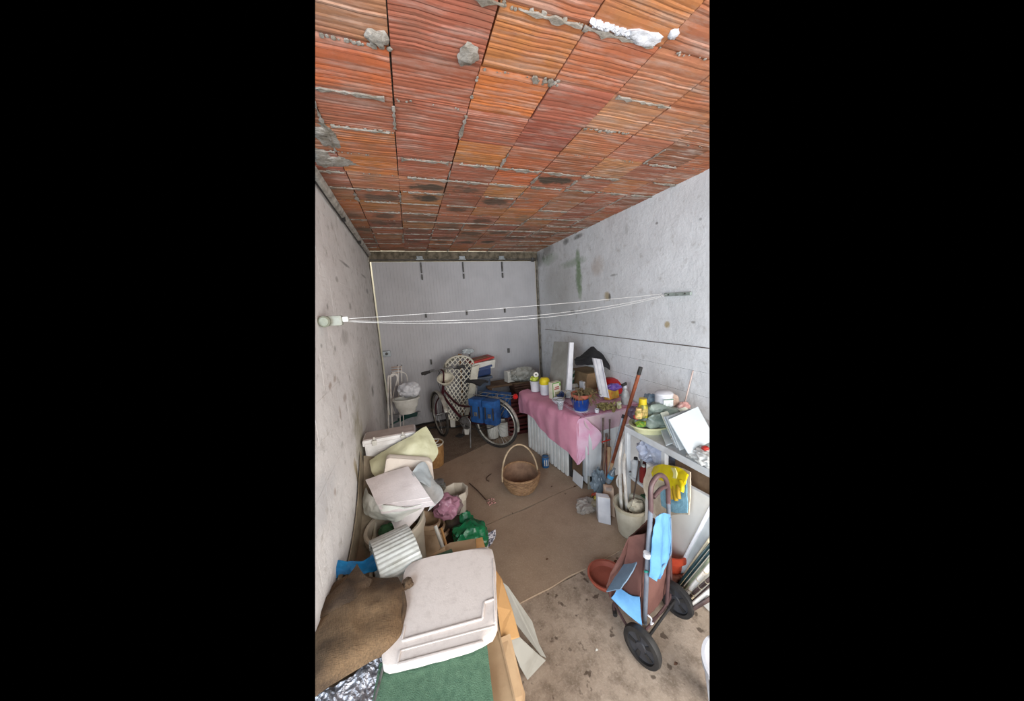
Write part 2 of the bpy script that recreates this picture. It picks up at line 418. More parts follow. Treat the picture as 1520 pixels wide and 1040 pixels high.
cols_x = [-.585, -.28, .03, .345, .645, .945, 1.26, 1.56, 1.86, 2.16]
for i in range(len(cols_x)-1):
    for j in range(-2, 16):
        y0 = .945 + .2475*j
        yc = y0+.122
        if yc > YD-.02: continue
        xc = (cols_x[i]+cols_x[i+1])/2; wd = cols_x[i+1]-cols_x[i]-.006
        o = bpy.data.objects.new('tile', TM[rr.randrange(6)]); COL.objects.link(o); o.parent = ceil
        dz = rr.uniform(-.003, .003)
        o.location = Vector((xc+rr.uniform(-.003, .003), yc+rr.uniform(-.004, .004), ZC+dz)) - ceil.location
        o.rotation_euler = (rr.uniform(-.008, .008), rr.uniform(-.008, .008), rr.uniform(-.008, .008)+(PI if rr.random() < .5 else 0))
        o.scale = (wd/.298, 1, 1)
        key = (i-1, j); c = near_cols.get(key, rr.choice(clay))
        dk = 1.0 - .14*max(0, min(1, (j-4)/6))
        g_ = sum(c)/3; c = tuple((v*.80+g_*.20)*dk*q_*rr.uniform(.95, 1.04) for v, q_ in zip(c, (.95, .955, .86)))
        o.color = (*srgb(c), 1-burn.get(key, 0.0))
# mortar squeezed out of the joints: countless crumbs, one piece of the ceiling
mb = MB(); rm = random.Random(3)
def crumb(x, y, r, z=ZC-.004, ry=1.0):
    mb.blob((x, y, z), (r, r*ry, r*.5), .5, 3, 1, rm.randrange(99))
def smear(x0, y0, x1, y1, n, r):
    for q in range(n):
        t = rm.random(); crumb(x0+(x1-x0)*t, y0+(y1-y0)*t+rm.uniform(-.006, .006), r*rm.uniform(.4, 1.3))
def flatbead(x0, y0, x1, y1, w):
    """a thin irregular band of mortar along a joint"""
    k = max(3, int(math.hypot(x1-x0, y1-y0)/.02)); a = []; b = []
    dx, dy = x1-x0, y1-y0; L = math.hypot(dx, dy); nx, ny = -dy/L, dx/L
    for q in range(k+1):
        t = q/k; ww = w*max(0, 2.6*noise.noise(Vector((x0*9+q*.8, y0*7, .5)))+.45)+.0008; x = x0+dx*t; y = y0+dy*t
        z = ZC-.006-rm.random()*.003
        a.append(Vector((x+nx*ww, y+ny*ww, z))); b.append(Vector((x-nx*ww*.6, y-ny*ww*.6, z)))
    mb.patch([a, b], .006, n=k+1, m=1, smooth=False)
for j in range(0, 15):
    y = .945+.2475*j-.001
    for i in range(9):
        x0, x1 = cols_x[i], cols_x[i+1]; v = rm.random()
        if v < .3: smear(x0, y, x1, y, 9, .005)
        if v > (.35 if j > 3 else .8):
            flatbead(x0+rm.random()*.08-.02, y, x1-rm.random()*.06+.02, y, .009 if j < 4 else .016)
            if j > 2: smear(x0, y, x1, y, 12, .010)
for x in cols_x[1:-1]:
    for j in range(1, 15):
        if rm.random() < .35: flatbead(x, .945+.2475*j+rm.random()*.1, x, .945+.2475*(j+1)-rm.random()*.05, .009)
smear(.03, 1.19, -.28, 1.19, 26, .009); smear(.645, .945, .345, .945, 14, .009)
smear(.66, 1.94, .95, 1.93, 16, .006); smear(.95, 1.44, 1.22, 1.42, 34, .008); smear(.345, 1.69, .345, 1.2, 10, .006)
for q in range(22): crumb(.62+rm.uniform(-.06, .05), 1.195+rm.uniform(-.02, .015), rm.uniform(.006, .013))
o = mb.build('mortar_crumbs', M_mortar, ceil, smooth=True); o['kind'] = 'stuff'
def dab(name, label_, px, py, rx, ry, mt, seed):
    p = at(px, py, h=ZC-.008)
    o = MB().blob((p.x, p.y, ZC-.004), (rx, ry, .014), .45, 3, 3, seed).build(name, mt, ceil, smooth=True); o['label'] = label_
dab('mortar_dab', 'grey lump of mortar at a tile corner', 559, 57, .035, .028, M_mortar, 4)
dab('mortar_dab', 'grey lump of mortar at a tile corner', 695, 82, .036, .048, M_mortar, 5)
dab('mortar_dab', 'white mortar squeezed from the joint', 955, 57, .075, .028, M_white_mortar, 6)
mb = MB()
for q in range(34):
    t = q/33; p = lerp(at(880, 34, h=ZC-.006), at(935, 50, h=ZC-.006), t)
    mb.blob((p.x+random.uniform(-.006, .006), p.y+random.uniform(-.006, .006), ZC-.006), (.012, .010, .010), .5, 3, 1, q)
mb.blob(at(1000, 50, h=ZC-.006), (.02, .02, .012), .4, 3, 2, 8)
o = mb.build('mortar_bead', M_white_mortar, ceil, smooth=True)
mb = MB()
for (px, py, rx, ry) in ((486, 205, .05, .12), (478, 236, .06, .11), (497, 240, .09, .07), (470, 195, .10, .03), (655, 330, .1, .03)):
    p = at(px, py, h=ZC-.006); mb.blob((p.x, p.y, ZC-.001), (rx, ry, .010), .5, 3, 3, px)
o = mb.build('mortar_patch', M_mortar, ceil, smooth=True); o['label'] = 'grey cement patch smeared over the tiles'

def block_mesh(L, H, seed, d=.02):
    rnd = random.Random(seed); nx, nz = 6, 3; b = MB(); vs = []; fs = []
    for j in range(nz+1):
        for i in range(nx+1):
            e = (i in (0, nx)) or (j in (0, nz))
            x = -L/2+L*i/nx; z = -H/2+H*j/nz
            vs.append((-(0 if e else .0012+rnd.uniform(-.0008, .0008)), x, z))
    for j in range(nz):
        for i in range(nx):
            a = j*(nx+1)+i; fs.append((a, a+1, a+nx+2, a+nx+1))
    k = len(vs); vs += [(d, -L/2, -H/2), (d, L/2, -H/2), (d, L/2, H/2), (d, -L/2, H/2)]
    fs += [tuple([k, k+1]+[q for q in range(nx, -1, -1)]), tuple([k+1, k+2]+[nx+q*(nx+1) for q in range(nz, -1, -1)]),
           tuple([k+2, k+3]+[nz*(nx+1)+q for q in range(nx+1)]), tuple([k+3, k]+[q*(nx+1) for q in range(nz+1)])]
    b._add(vs, fs); bmesh.ops.recalc_face_normals(b.bm, faces=b.bm.faces[:])
    me = bpy.data.meshes.new('block'); b.bm.to_mesh(me); b.bm.free()
    return me
def block_wall(name, X, side, mt, seed, crack):
    """painted hollow-block wall: each block a child, paint bridging the shallow joints"""
    t = .1
    wl = struct(MB().box((X+side*(.0010+t/2), 2.46, ZC/2), (t, 4.6, ZC)), name, mt)
    rnd = random.Random(seed); H = .2; L = .45
    meshes = [block_mesh(L-.002, H-.002, seed+q) for q in range(4)]
    for me in meshes: me.materials.append(mt)
    j = 0; z = .0
    zs = []
    while z < 1.30: zs.append((z, .1933)); z += .1933
    z = 1.359
    while z < ZC-.02: hh = min(.2135, ZC-z); zs.append((z, hh)); z += hh
    for j, (z, hh) in enumerate(zs):
        y = .2 - (L/2 if j % 2 else 0) - rnd.random()*.03
        while y < YD:
            o = bpy.data.objects.new('block', meshes[rnd.randrange(4)]); COL.objects.link(o); o.parent = wl
            pro = rnd.uniform(-.0003, .0003) - side*(0.0) 
            if z < 1.3 and crack: pro -= side*.004
            yc = y+L/2; ln = L
            if y+L > YD+.03: ln = YD+.03-y; yc = y+ln/2
            o.location = Vector((X+pro, yc, z+hh/2)) - wl.location
            o.rotation_euler = (0, 0, 0 if side > 0 else PI); o.scale = (1, ln/L, hh/H)
            y += L
    return wl
wr = block_wall('wall_right', XR, 1, M_wr, 20, True)
wl = block_wall('wall_left', XL, -1, M_wl, 40, False)
# crack line on the right wall
mb = MB(); pts = [Vector((XR-.006, y, 1.354+.004*noise.noise(Vector((y*3, 0, 0))))) for y in [1.0+.15*q for q in range(24)]]
mb.tube(pts, .004, 6); mb.build('crack', mat('crack_dark', (104, 92, 84), None, 10, .95), wr)
mb = MB(); rm = random.Random(5)
# cornice along the left wall
pts = [Vector((XL+.012, y, 2.60+.008*noise.noise(Vector((y*4, 3, 0))))) for y in [1.2+.1*q for q in range(36)]]
tr = MB().tube(pts, .038, 7).build('trim_1', M_plaster); tr['kind'] = 'structure'
pts = [Vector((XL+.018, y, 2.548+.004*noise.noise(Vector((y*3, 7, 0))))) for y in [1.2+.1*q for q in range(35)]]
cb = thing('electric_cable', 'thin dark cable clipped along the top of the left wall', 'cable', (XL+.02, 3.0, 2.55))
mb = MB().tube(pts, .006, 6); mb.build('cable', mat('cable_dark', (46, 42, 40), None, 10, .6), cb)
for y in (2.9, 3.75):
    MB().box((XL+.025, y, 2.565), (.03, .03, .045), bev=.004).build('clip', mat('clip_dark', (40, 38, 36), None, 10, .5), cb)
# lintel above the door
M_lint = mat('weathered_lintel', (118, 108, 92), (72, 66, 54), 14, .85, .4, 40)
M_edge = mat('lintel_edge', (188, 180, 166), (140, 132, 118), 18, .8)
li = struct(MB().box(((XL+XR)/2, YD+.02, 2.562), (XR-XL-.02, .10, .122)), 'trim_2', M_lint)
o = MB().box(((XL+XR)/2, YD-.035, 2.627), (XR-XL-.02, .014, .008)).build('edge_strip', M_edge, li)
rail = MB().box(((XL+XR)/2, YD-.045, 2.512), (XR-XL-.05, .02, .016)); rail.build('rail', mat('rail_dark', (84, 80, 74), (50, 46, 42), 15, .6), li)

# garage door
M_door = mat('door_pvc', (176, 175, 178), (168, 167, 170), 3, .5, spec=.25)
dr = bpy.data.objects.new('door_1', None); COL.objects.link(dr); dr.location = (.8, YD, 0); ORI['door_1'] = Vector((.8, YD, 0)); dr['kind'] = 'structure'
def ribbed(x0, x1, z0, z1, y, lean, pitch=.0455):
    prof = []; x = x0
    while x < x1-.01:
        prof += [(x, 0), (x+.006, -.0022), (x+pitch-.007, -.0022), (x+pitch-.001, 0)]; x += pitch
    vs = []
    for z, yy in ((z0, y), (z1, y+lean)):
        for (a, d) in prof: vs.append((a + (0 if z == z0 else 0), yy+d, z))
    k = len(prof); fs = [(q, q+1, k+q+1, k+q) for q in range(k-1)]
    vs += [(x0, y+.03, z0), (prof[-1][0], y+.03, z0), (x0, y+lean+.03, z1), (prof[-1][0], y+lean+.03, z1)]
    a = 2*k; fs += [(a, a+1, a+3, a+2), (0, a, a+2, k), (k-1, 2*k-1, a+3, a+1), tuple([a, a+1]+list(range(k-1, -1, -1))), tuple([a+3, a+2]+list(range(k, 2*k)))]
    return MB()._add(vs, fs)
ribbed(-.425, 2.075, .03, 2.488, YD, 0).build('door_leaf', M_door, dr)
M_iron = mat('door_iron', (92, 92, 90), (60, 58, 54), 20, .6, metal=.3)
M_zinc = mat('zinc', (150, 156, 160), (120, 126, 128), 20, .45, metal=.5)
for xx in (.24, .86, 1.49):
    h = MB().box((xx-.01, YD-.055, 2.535), (.085, .012, .05), bev=.003); h.box((xx-.01, YD-.065, 2.51), (.11, .02, .014)); hn = h.build('hinge', M_zinc, dr)
    MB().box((xx, YD-.02, 2.40), (.018, .03, .15)).build('hinge_strap', M_iron, dr)
    MB().box((xx, YD-.02, 2.265), (.02, .03, .075)).build('bracket', M_iron, dr)
    MB().box((xx, YD-.02, 1.705), (.022, .03, .075)).build('bracket', M_iron, dr)
for px, py in ((640, 537), (697, 525), (755, 520)):
    p = at(px, py, y=YD-.02); MB().box((p.x, YD-.02, p.z), (.032 if px > 700 else .022, .03, .075)).build('bracket', M_iron, dr)
p = at(574, 525, y=YD-.03)
lt = MB().box((p.x, YD-.03, p.z), (.11, .03, .085), bev=.006).build('latch_plate', M_zinc, dr)
MB().lathe([(0, 0), (.02, 0), (.018, .02), (0, .022)], (p.x, YD-.045, p.z), 12, axis=(0, -1, 0)).build('lock', M_iron, lt)
MB().box((.8, YD+.005, .015), (2.5, .03, .03)).build('bottom_gap_dark', mat('gap_black', (34, 30, 28), None, 9, .8), dr)  # black strip stands in for the dark gap under the door
mb = MB(); mb.box((XR-.02, YD-.01, 1.25), (.028, .04, 2.5)); mb.box((XL+.008, YD+.012, 1.25), (.012, .02, 2.5)); mb.build('door_frame', mat('frame_grey', (120, 116, 108), (70, 64, 56), 14, .7), dr)
MB().lathe([(.0, 0), (.03, 0), (.03, .06), (0, .06)], (2.02, YD-.05, 2.47), 10).build('spring_drum', M_iron, dr)
ow = struct(MB().box((.8, 5.9, 1.3), (4, .05, 3.4)), 'slit_panel_outside', mat('slit_panel_pale', (236, 226, 200), None, 2, .9))  # added pale panel, makes the slits at the door edges look bright

# ------------------------------------------------------------------ laundry line
M_lgrey = mat('reel_plastic', (156, 156, 144), (132, 132, 120), 12, .5)
t = thing('clothes_line_reel', 'pale grey clothes line reel fixed to the left wall', 'clothes line reel', (XL, 1.84, 1.70))
MB().box((XL+.055, 1.86, 1.733), (.11, .05, .055), bev=.01).build('housing', M_lgrey, t)
MB().lathe([(0, 0), (.026, 0), (.030, .012), (.030, .03), (.022, .04), (0, .042)], (XL+.03, 1.84, 1.732), 18, axis=(0, -1, 0)).build('drum', mat('reel_drum', (146, 148, 130), (122, 124, 108), 12, .5), t)
MB().box((XL+.125, 1.86, 1.738), (.03, .03, .03), bev=.005).build('nozzle', mat('nozzle_white', (216, 214, 206), None, 8, .5), t)
M_cord = mat('white_cord', (225, 224, 220), (200, 198, 194), 10, .6)
for k, (zz, sag, ends) in enumerate(((1.740, .012, (2.02, 1.785)), (1.728, .070, (1.97, 1.778)), (1.722, .082, (2.0, 1.765)))):
    a = Vector((XL+.135, 1.86+.015*k, zz)); b = Vector((XR-.035, ends[0], ends[1])); pts = []
    for q in range(25):
        u = q/24; p = lerp(a, b, u); p.z -= sag*4*u*(1-u); pts.append(p)
    tag(MB().tube(pts, .0013, 5).build('clothes_line', M_cord), ('topmost', 'middle', 'lowest')[k]+' of the three white cords stretched between the two walls', 'clothes line', 'clothes line cords')
t = thing('wall_bracket', 'short grey metal rail screwed to the right wall', 'bracket', (XR, 1.88, 1.76))
MB().box((XR-.018, 1.88, 1.775), (.022, .25, .028), rot=(.02, 0, 0), bev=.003).build('rail', mat('bracket_grey', (150, 160, 154), (118, 126, 120), 30, .6), t)
for yy in (1.80, 1.96): MB().lathe([(0, 0), (.007, 0), (.005, .006), (0, .006)], (XR-.028, yy, 1.775), 8, axis=(-1, 0, 0)).build('screw', M_iron, t)


# ================================================================== THE FAR END: bicycle, chair, crates
M_tyre = mat('tyre', (40, 38, 37), (58, 54, 50), 12, .8)
M_rim = mat('rim_metal', (182, 178, 168), (130, 124, 112), 14, .4, metal=.5)
M_maroon = mat('maroon_paint', (60, 20, 27), (42, 14, 19), 9, .35)
M_blk = mat('black_rubber', (34, 33, 34), (50, 48, 46), 14, .6)
M_steel = mat('dull_steel', (150, 150, 150), (104, 100, 96), 20, .4, metal=.7)
BA = math.atan2(.690, -.620)
bk = thing('bicycle', 'dark red step-through bicycle parked in front of the garage door', 'bicycle', (.884, 3.428, 0), rz=BA)
ORI['bicycle'] = Vector((0, 0, 0))
WR = .32
def wheel(cx, ang, name):
    R = Matrix.Rotation(ang, 3, 'Z'); C = Vector((cx, 0, WR))
    def ring(rad, r, seg=10, n=48):
        b = MB(); b.tube([C + R @ Vector((rad*math.cos(q*2*PI/n), 0, rad*math.sin(q*2*PI/n))) for q in range(n)], r, seg, closed=True); return b
    wh = ring(WR-.018, .018).build(name, M_tyre, bk, local=True, smooth=True)
    ring(WR-.042, .011, 6).build('rim', M_rim, wh, local=True, smooth=True)
    ring(WR-.02, .0185, 4, 48).bm.free()
    b = MB()
    for q in range(32):
        a = q*2*PI/32; sd = .025 if q % 2 else -.025
        p0 = C + R @ Vector((.02*math.cos(a+1.2), sd, .02*math.sin(a+1.2))); p1 = C + R @ Vector(((WR-.045)*math.cos(a), 0, (WR-.045)*math.sin(a)))
        b.tube([p0, p1], .0012, 4)
    o = b.build('spokes', M_steel, wh, local=True); o['kind'] = 'stuff'
    MB().tube([C + R @ Vector((0, -.05, 0)), C + R @ Vector((0, .05, 0))], .018, 10).build('hub', M_steel, wh, local=True)
    return R, C
wheel(0, 0, 'rear_wheel')
SA = math.radians(-28); FX = .93
Rf, Cf = wheel(FX, SA, 'front_wheel')
b = MB(); BBk = Vector((.44, 0, .28))
V = Vector
b.tube([BBk, V((.27, 0, .66))], .016); b.tube([V((.845, 0, .60)), V((.80, 0, .80))], .019)
b.tube([BBk, V((.60, 0, .36)), V((.845, 0, .61))], .017, smooth=4); b.tube([V((.34, 0, .50)), V((.58, 0, .50)), V((.82, 0, .69))], .014, smooth=4)
for s in (-1, 1):
    b.tube([V((0, .05*s, WR)), BBk+V((0, .03*s, 0))], .009); b.tube([V((0, .05*s, WR)), V((.285, .02*s, .62))], .008)
b.tube([BBk-V((0, .04, 0)), BBk+V((0, .04, 0))], .02, 10)
b.build('frame', M_maroon, bk, local=True, smooth=True)
b = MB()
for s in (-1, 1):
    b.tube([V((.86, 0, .58))+Rf @ V((0, .04*s, 0)), Cf+Rf @ V((-.03, .05*s, .16)), Cf+Rf @ V((0, .05*s, 0))], .010, smooth=4)
b.tube([V((.86, 0, .58))+Rf @ V((0, -.04, 0)), V((.86, 0, .58))+Rf @ V((0, .04, 0))], .014)
b.build('fork', M_maroon, bk, local=True, smooth=True)
b = MB(); b.tube([V((.80, 0, .80)), V((.785, 0, .93)), V((.80, 0, .96))+Rf @ V((.05, 0, 0))], .011, smooth=3); b.build('stem', M_maroon, bk, local=True)
HB = V((.80, 0, .965))
b = MB(); b.tube([HB+Rf @ V((-.06, -.25, .01)), HB+Rf @ V((-.02, -.17, .01)), HB+Rf @ V((.05, -.05, 0)), HB+Rf @ V((.05, .05, 0)), HB+Rf @ V((-.02, .17, .01)), HB+Rf @ V((-.06, .25, .01))], .011, smooth=4)
hb = b.build('handlebar', M_steel, bk, local=True, smooth=True)
for s in (-1, 1):
    MB().tube([HB+Rf @ V((-.08, .30*s, .01)), HB+Rf @ V((-.035, .19*s, .01))], .020, 10).build('grip', M_blk, hb, local=True)
    MB().tube([HB+Rf @ V((.0, .25*s, -.03)), HB+Rf @ V((.0, .15*s, 0))], .006, 6).build('brake_lever', M_blk, hb, local=True)
b = MB()
b.tube([HB+Rf @ V((0, .2, 0)), HB+Rf @ V((.12, .12, .0)), HB+Rf @ V((.14, 0, -.05)), V((.86, 0, .7))], .004, 5, smooth=5)
b.tube([HB+Rf @ V((0, -.2, 0)), HB+Rf @ V((.13, -.12, .0)), HB+Rf @ V((.15, .02, -.1)), V((.86, 0, .62))], .004, 5, smooth=5)
b.build('brake_cable', M_blk, bk, local=True)
b = MB(); b.tube([V((.27, 0, .64)), V((.245, 0, .80))], .012); b.build('seat_post', M_steel, bk, local=True)
b = MB(); b.patch([[V((.13, -.09, .82)), V((.20, -.085, .835)), V((.30, -.03, .83)), V((.40, -.015, .83))], [V((.12, 0, .85)), V((.20, 0, .86)), V((.30, 0, .85)), V((.41, 0, .835))], [V((.13, .09, .82)), V((.20, .085, .835)), V((.30, .03, .83)), V((.40, .015, .83))]], .03, 10, 4)
b.build('saddle', M_blk, bk, local=True, smooth=True)
def fender(Cc, R, a0, a1, name):
    rows = []
    for s in (-.028, 0, .028):
        rr_ = WR+.018-(0.012 if s else 0)
        rows.append([Cc + R @ V((rr_*math.cos(a0+(a1-a0)*q/18), s, rr_*math.sin(a0+(a1-a0)*q/18))) for q in range(19)])
    MB().patch(rows, .002, 24, 3).build(name, M_rim, bk, local=True, smooth=True)
fender(V((0, 0, WR)), Matrix.Identity(3), math.radians(40), math.radians(190), 'rear_fender')
fender(Cf, Rf, math.radians(-10), math.radians(160), 'front_fender')
b = MB()
for s in (-1, 1):
    b.tube([V((-.28, .06*s, .685)), V((.27, .06*s, .685))], .006, 6); b.tube([V((0, .06*s, WR)), V((-.02, .06*s, .685))], .005, 6); b.tube([V((0, .06*s, WR)), V((-.22, .06*s, .685))], .005, 6)
for q in range(5): b.tube([V((-.28+.12*q, -.06, .685)), V((-.28+.12*q, .06, .685))], .005, 6)
b.build('rack', M_steel, bk, local=True)
o = MB().lathe([(0, 0), (.03, 0), (.034, .015), (.022, .035), (0, .04)], (-.30, 0, .70), 14, axis=(-1, .5, 0)).build('rear_light', mat('red_lens', (170, 30, 28), (150, 24, 22), 9, .2), bk, local=True, smooth=True); o['label'] = 'red rear light'
b = MB(); b.lathe([(.0, 0), (.085, 0), (.09, .004), (.085, .008), (0, .008)], BBk+V((0, .045, 0)), 28, axis=(0, 1, 0)); b.build('chainring', M_steel, bk, local=True)
b = MB(); b.tube([BBk+V((0, .065, 0)), BBk+V((.05, .07, -.155))], .009); b.tube([BBk+V((0, -.065, 0)), BBk+V((-.05, -.07, .155))], .009); b.build('crank', M_steel, bk, local=True)
for s in (-1, 1): MB().box(BBk+V((.05*s, .12*s, -.155*s)), (.09, .08, .022), bev=.004).build('pedal', M_blk, bk, local=True)
MB().tube([BBk+V((.09, .05, .0)), V((.30, .055, .22)), V((.02, .055, .28)), V((.0, .055, .35)), V((.25, .055, .40)), BBk+V((.02, .05, .09))], .006, 6, closed=True, smooth=4).build('chain', M_blk, bk, local=True)
MB().tube([V((.36, .05, .28)), V((.30, .16, .008))], .008).build('kickstand', M_steel, bk, local=True)
bR = Matrix.Rotation(BA, 3, 'Z'); B0 = V((.884, 3.428, 0))
M_pan = mat('pannier_blue', (24, 70, 122), (14, 48, 92), 10, .7, .3, 80)
M_pan2 = mat('pannier_flap', (28, 80, 136), (18, 56, 104), 10, .7, .3, 80)
for s, lab in ((1, 'blue double pannier bag hanging on the near side of the bicycle rack'), (-1, 'blue pannier bag half hidden on the far side of the bicycle rack')):
    c0 = B0 + bR @ V((.05, .13*s, .42))
    t = thing('pannier', lab, 'bicycle bag', c0, 'panniers on the bicycle')
    for k, dx in enumerate((-.10, .10)):
        c = c0 + bR @ V((dx, 0, .0))
        b = MB(); b.box(c+V((0, 0, .10)), (.185, .12, .30), rot=(0, 0, BA), bev=.03)
        b.build('pocket', M_pan, t, smooth=True)
        MB().box(c + bR @ V((0, .012*s, .215)), (.19, .13, .09), rot=(0, 0, BA), bev=.02).build('flap', M_pan2, t, smooth=True)
        for q in (-1, 1): MB().box(c + bR @ V((.055*q, .068*s, .12)), (.016, .006, .19), rot=(0, 0, BA)).build('strap', M_blk, t)
        MB().box(c + bR @ V((0, .066*s, .07)), (.045, .006, .05), rot=(0, 0, BA), bev=.002).build('reflector', M_steel, t)
# white plastic basket in front of the handlebars
M_wp = mat('white_plastic', (206, 204, 196), (186, 183, 174), 9, .45)
M_cream = mat('cream_plastic', (204, 198, 180), (184, 176, 156), 9, .5)
def at_b(px, py, d): return at(px, py, y=d)
p = at(662, 566, y=4.05)
t = thing('plastic_bowl', 'cream plastic bowl hanging behind the bicycle handlebars', 'bowl', p+V((0, 0, -.08)))
MB().lathe([(0, -.03), (.06, -.03), (.085, .01), (.10, .05), (.105, .06), (.098, .06), (.078, .015), (.055, -.02), (0, -.02)], p, 24, axis=(-.1, -.55, 1)).build('bowl', M_cream, t, smooth=True)
MB().lathe([(.100, .05), (.115, .052), (.116, .064), (.100, .064)], p, 24, axis=(-.1, -.55, 1)).build('rim', M_cream, t, smooth=True)

# white lattice-backed garden chair standing on edge
M_lat = mat('lattice_plastic', (190, 186, 170), (164, 158, 140), 8, .5)
def L3(px, py, y): return at(px, py, y=y)
bl, brr, tl, tr_ = L3(664, 621, 3.98), L3(692, 627, 3.96), L3(661, 545, 4.16), L3(703, 545, 4.14)
t = thing('garden_chair', 'off-white plastic garden chair with diamond lattice, stood up behind the bicycle', 'chair', base(L3(680, 640, 4.05)))
def LP(u, v):
    a = lerp(bl, brr, u); c = lerp(tl, tr_, u); return lerp(a, c, v)
arch = lambda u: 1.0 + .22*math.sqrt(max(0, 1-((u-.5)/.52)**2))
nrm = (brr-bl).cross(tl-bl).normalized()
outl = [(0, 0), (1, 0)] + [(1-q/14, arch(1-q/14)-.02*0) for q in range(15)]
b = MB(); b.tube([LP(u, v) for u, v in outl], .013, 8, closed=True); b.build('frame', M_lat, t, smooth=True)
def strip(u0, v0, u1, v1):
    # clip to the outline
    pts = [(lerp(u0, u1, q/60), lerp(v0, v1, q/60)) for q in range(61)]
    ins = [p for p in pts if 0 <= p[0] <= 1 and 0 <= p[1] <= arch(p[0])]
    if len(ins) < 3: return
    a, c = LP(*ins[0]), LP(*ins[-1]); d = (c-a).normalized().cross(nrm)*.0065
    MB().prism([a-d, c-d, c+d, a+d], nrm*.006).build('slat', M_lat, t)
for q in range(-7, 20):
    strip(0, q*.105, 1, q*.105+.62); strip(0, q*.105, 1, q*.105-.62)
# broad side rail, seat edge and legs of the chair
b = MB(); q0, q1, q2, q3 = L3(700, 545, 4.1), L3(712, 541, 4.1), L3(698, 628, 3.95), L3(690, 628, 3.95)
b.prism([q0, q1, q2, q3], (0, .03, 0), .004); b.build('side_rail', M_lat, t)
b = MB(); a = L3(694, 626, 3.98); b.prism([L3(688, 626, 3.96), L3(699, 626, 3.96), L3(696, 645, 3.9), L3(690, 645, 3.9)], (0, .05, 0), .006); b.build('leg', M_wp, t)
b = MB(); b.prism([L3(668, 622, 4.1), L3(676, 622, 4.1), L3(676, 634, 4.1), L3(669, 634, 4.1)], (0, .05, 0), .006); b.build('leg', M_wp, t)
b = MB(); b.patch([[L3(663, 548, 4.14), L3(657, 556, 4.2), L3(660, 540, 4.2), L3(672, 529, 4.2), L3(690, 528, 4.2), L3(701, 534, 4.15)], [L3(665, 553, 4.2), L3(661, 558, 4.3), L3(664, 542, 4.3), L3(676, 533, 4.3), L3(690, 531, 4.3), L3(700, 537, 4.3)]], .008, 20, 3); b.build('arm', M_lat, t, smooth=True)
# stuff stacked behind the chair, against the door
M_red = mat('red_plastic', (178, 52, 42), (150, 40, 34), 9, .5)
p0 = L3(714, 538, 4.32)
t = thing('storage_tub', 'white plastic tub with red rim on top of the blue-grey bins', 'tub', p0+V((0, 0, -.09)))
MB().box(p0+V((0, 0, -.03)), (.34, .26, .13), rot=(0, -.05, .12), bev=.02, taper=1.12).build('body', M_wp, t)
MB().box(p0+V((-.02, 0, .055)), (.38, .28, .03), rot=(0, -.12, .12), bev=.008).build('lid', M_red, t)
MB().box(p0+V((-.02, -.02, .075)), (.24, .14, .012), rot=(0, -.12, .12), bev=.004).build('lid_panel', mat('lid_brown', (126, 86, 52), (110, 66, 44), 12, .6), t)
M_bin = mat('bin_bluegrey', (72, 84, 100), (56, 66, 82), 7, .5); M_bin2 = mat('bin_blue', (44, 66, 112), (34, 52, 92), 7, .5)
cx = L3(714, 575, 4.3)
t = thing('plastic_bin', 'blue-grey plastic bin behind the lattice chair', 'bin', (cx.x, 4.3, 0))
MB().box((cx.x-.02, 4.32, .36), (.26, .24, .72), bev=.02, taper=1.15).build('body', M_bin, t)
MB().box((cx.x-.02, 4.32, .735), (.36, .32, .04), bev=.01).build('rim', M_bin, t)
t = thing('plastic_bin', 'darker blue bin nested in the top of the blue-grey bin', 'bin', (cx.x, 4.32, .755))
MB().box((cx.x-.01, 4.32, .82), (.30, .26, .12), rot=(0, -.1, 0), bev=.02, taper=1.1).build('body', M_bin2, t)
MB().box((cx.x-.01, 4.32, .885), (.36, .30, .03), rot=(0, -.14, 0), bev=.008).build('rim', M_bin2, t)
p = L3(683, 518, 4.35)
M_wood = mat('tan_wood', (158, 118, 78), (130, 92, 58), 20, .7)
t = thing('wooden_tool', 'short wooden handle poking up behind the lattice chair', 'tool', (p.x, 4.4, 0))
MB().tube([(p.x-.03, 4.42, 0), (p.x, 4.42, 1.07)], .013).build('shaft', M_wood, t)
MB().box((p.x, 4.42, 1.08), (.06, .03, .035), rot=(0, .3, 0), bev=.008).build('head', M_wood, t)
p = L3(695, 521, 4.4)
tag(MB().blob(p, (.09, .05, .045), .4, 3, 3, 5).build('plastic_bag', mat('film', (196, 204, 206), (170, 178, 180), 10, .4, .4, 30, alpha=.75), smooth=True), 'small clear bag squeezed beside the wooden handle against the door', 'bag')
# low bench with boxes between the bicycle and the table
M_card = mat('cardboard', (172, 138, 100), (150, 116, 82), 5, .85, .2, 60)
M_cardd = mat('cardboard_dark', (108, 86, 64), (84, 64, 48), 7, .85, .2, 60)
t = thing('low_bench', 'old wooden bench behind the rear wheel of the bicycle', 'bench', (1.33, 4.25, 0))
MB().box((1.33, 4.25, .60), (.72, .32, .03), bev=.004).build('top', M_cardd, t)
for sx in (-1, 1):
    for sy in (-1, 1): MB().box((1.33+.31*sx, 4.25+.12*sy, .29), (.04, .04, .585)).build('leg', M_cardd, t)
p = L3(757, 563, 4.2)
t = thing('white_carton', 'small plain white carton on the bench by the door', 'box', (p.x, 4.22, .617)); MB().box((p.x, 4.22, .70), (.12, .12, .165), rot=(0, 0, .2), bev=.003).build('carton', M_wp, t); MB().box((p.x, 4.22, .785), (.125, .06, .004), rot=(0, .0, .2)).build('flap', M_wp, t)
p = L3(777, 556, 4.1)
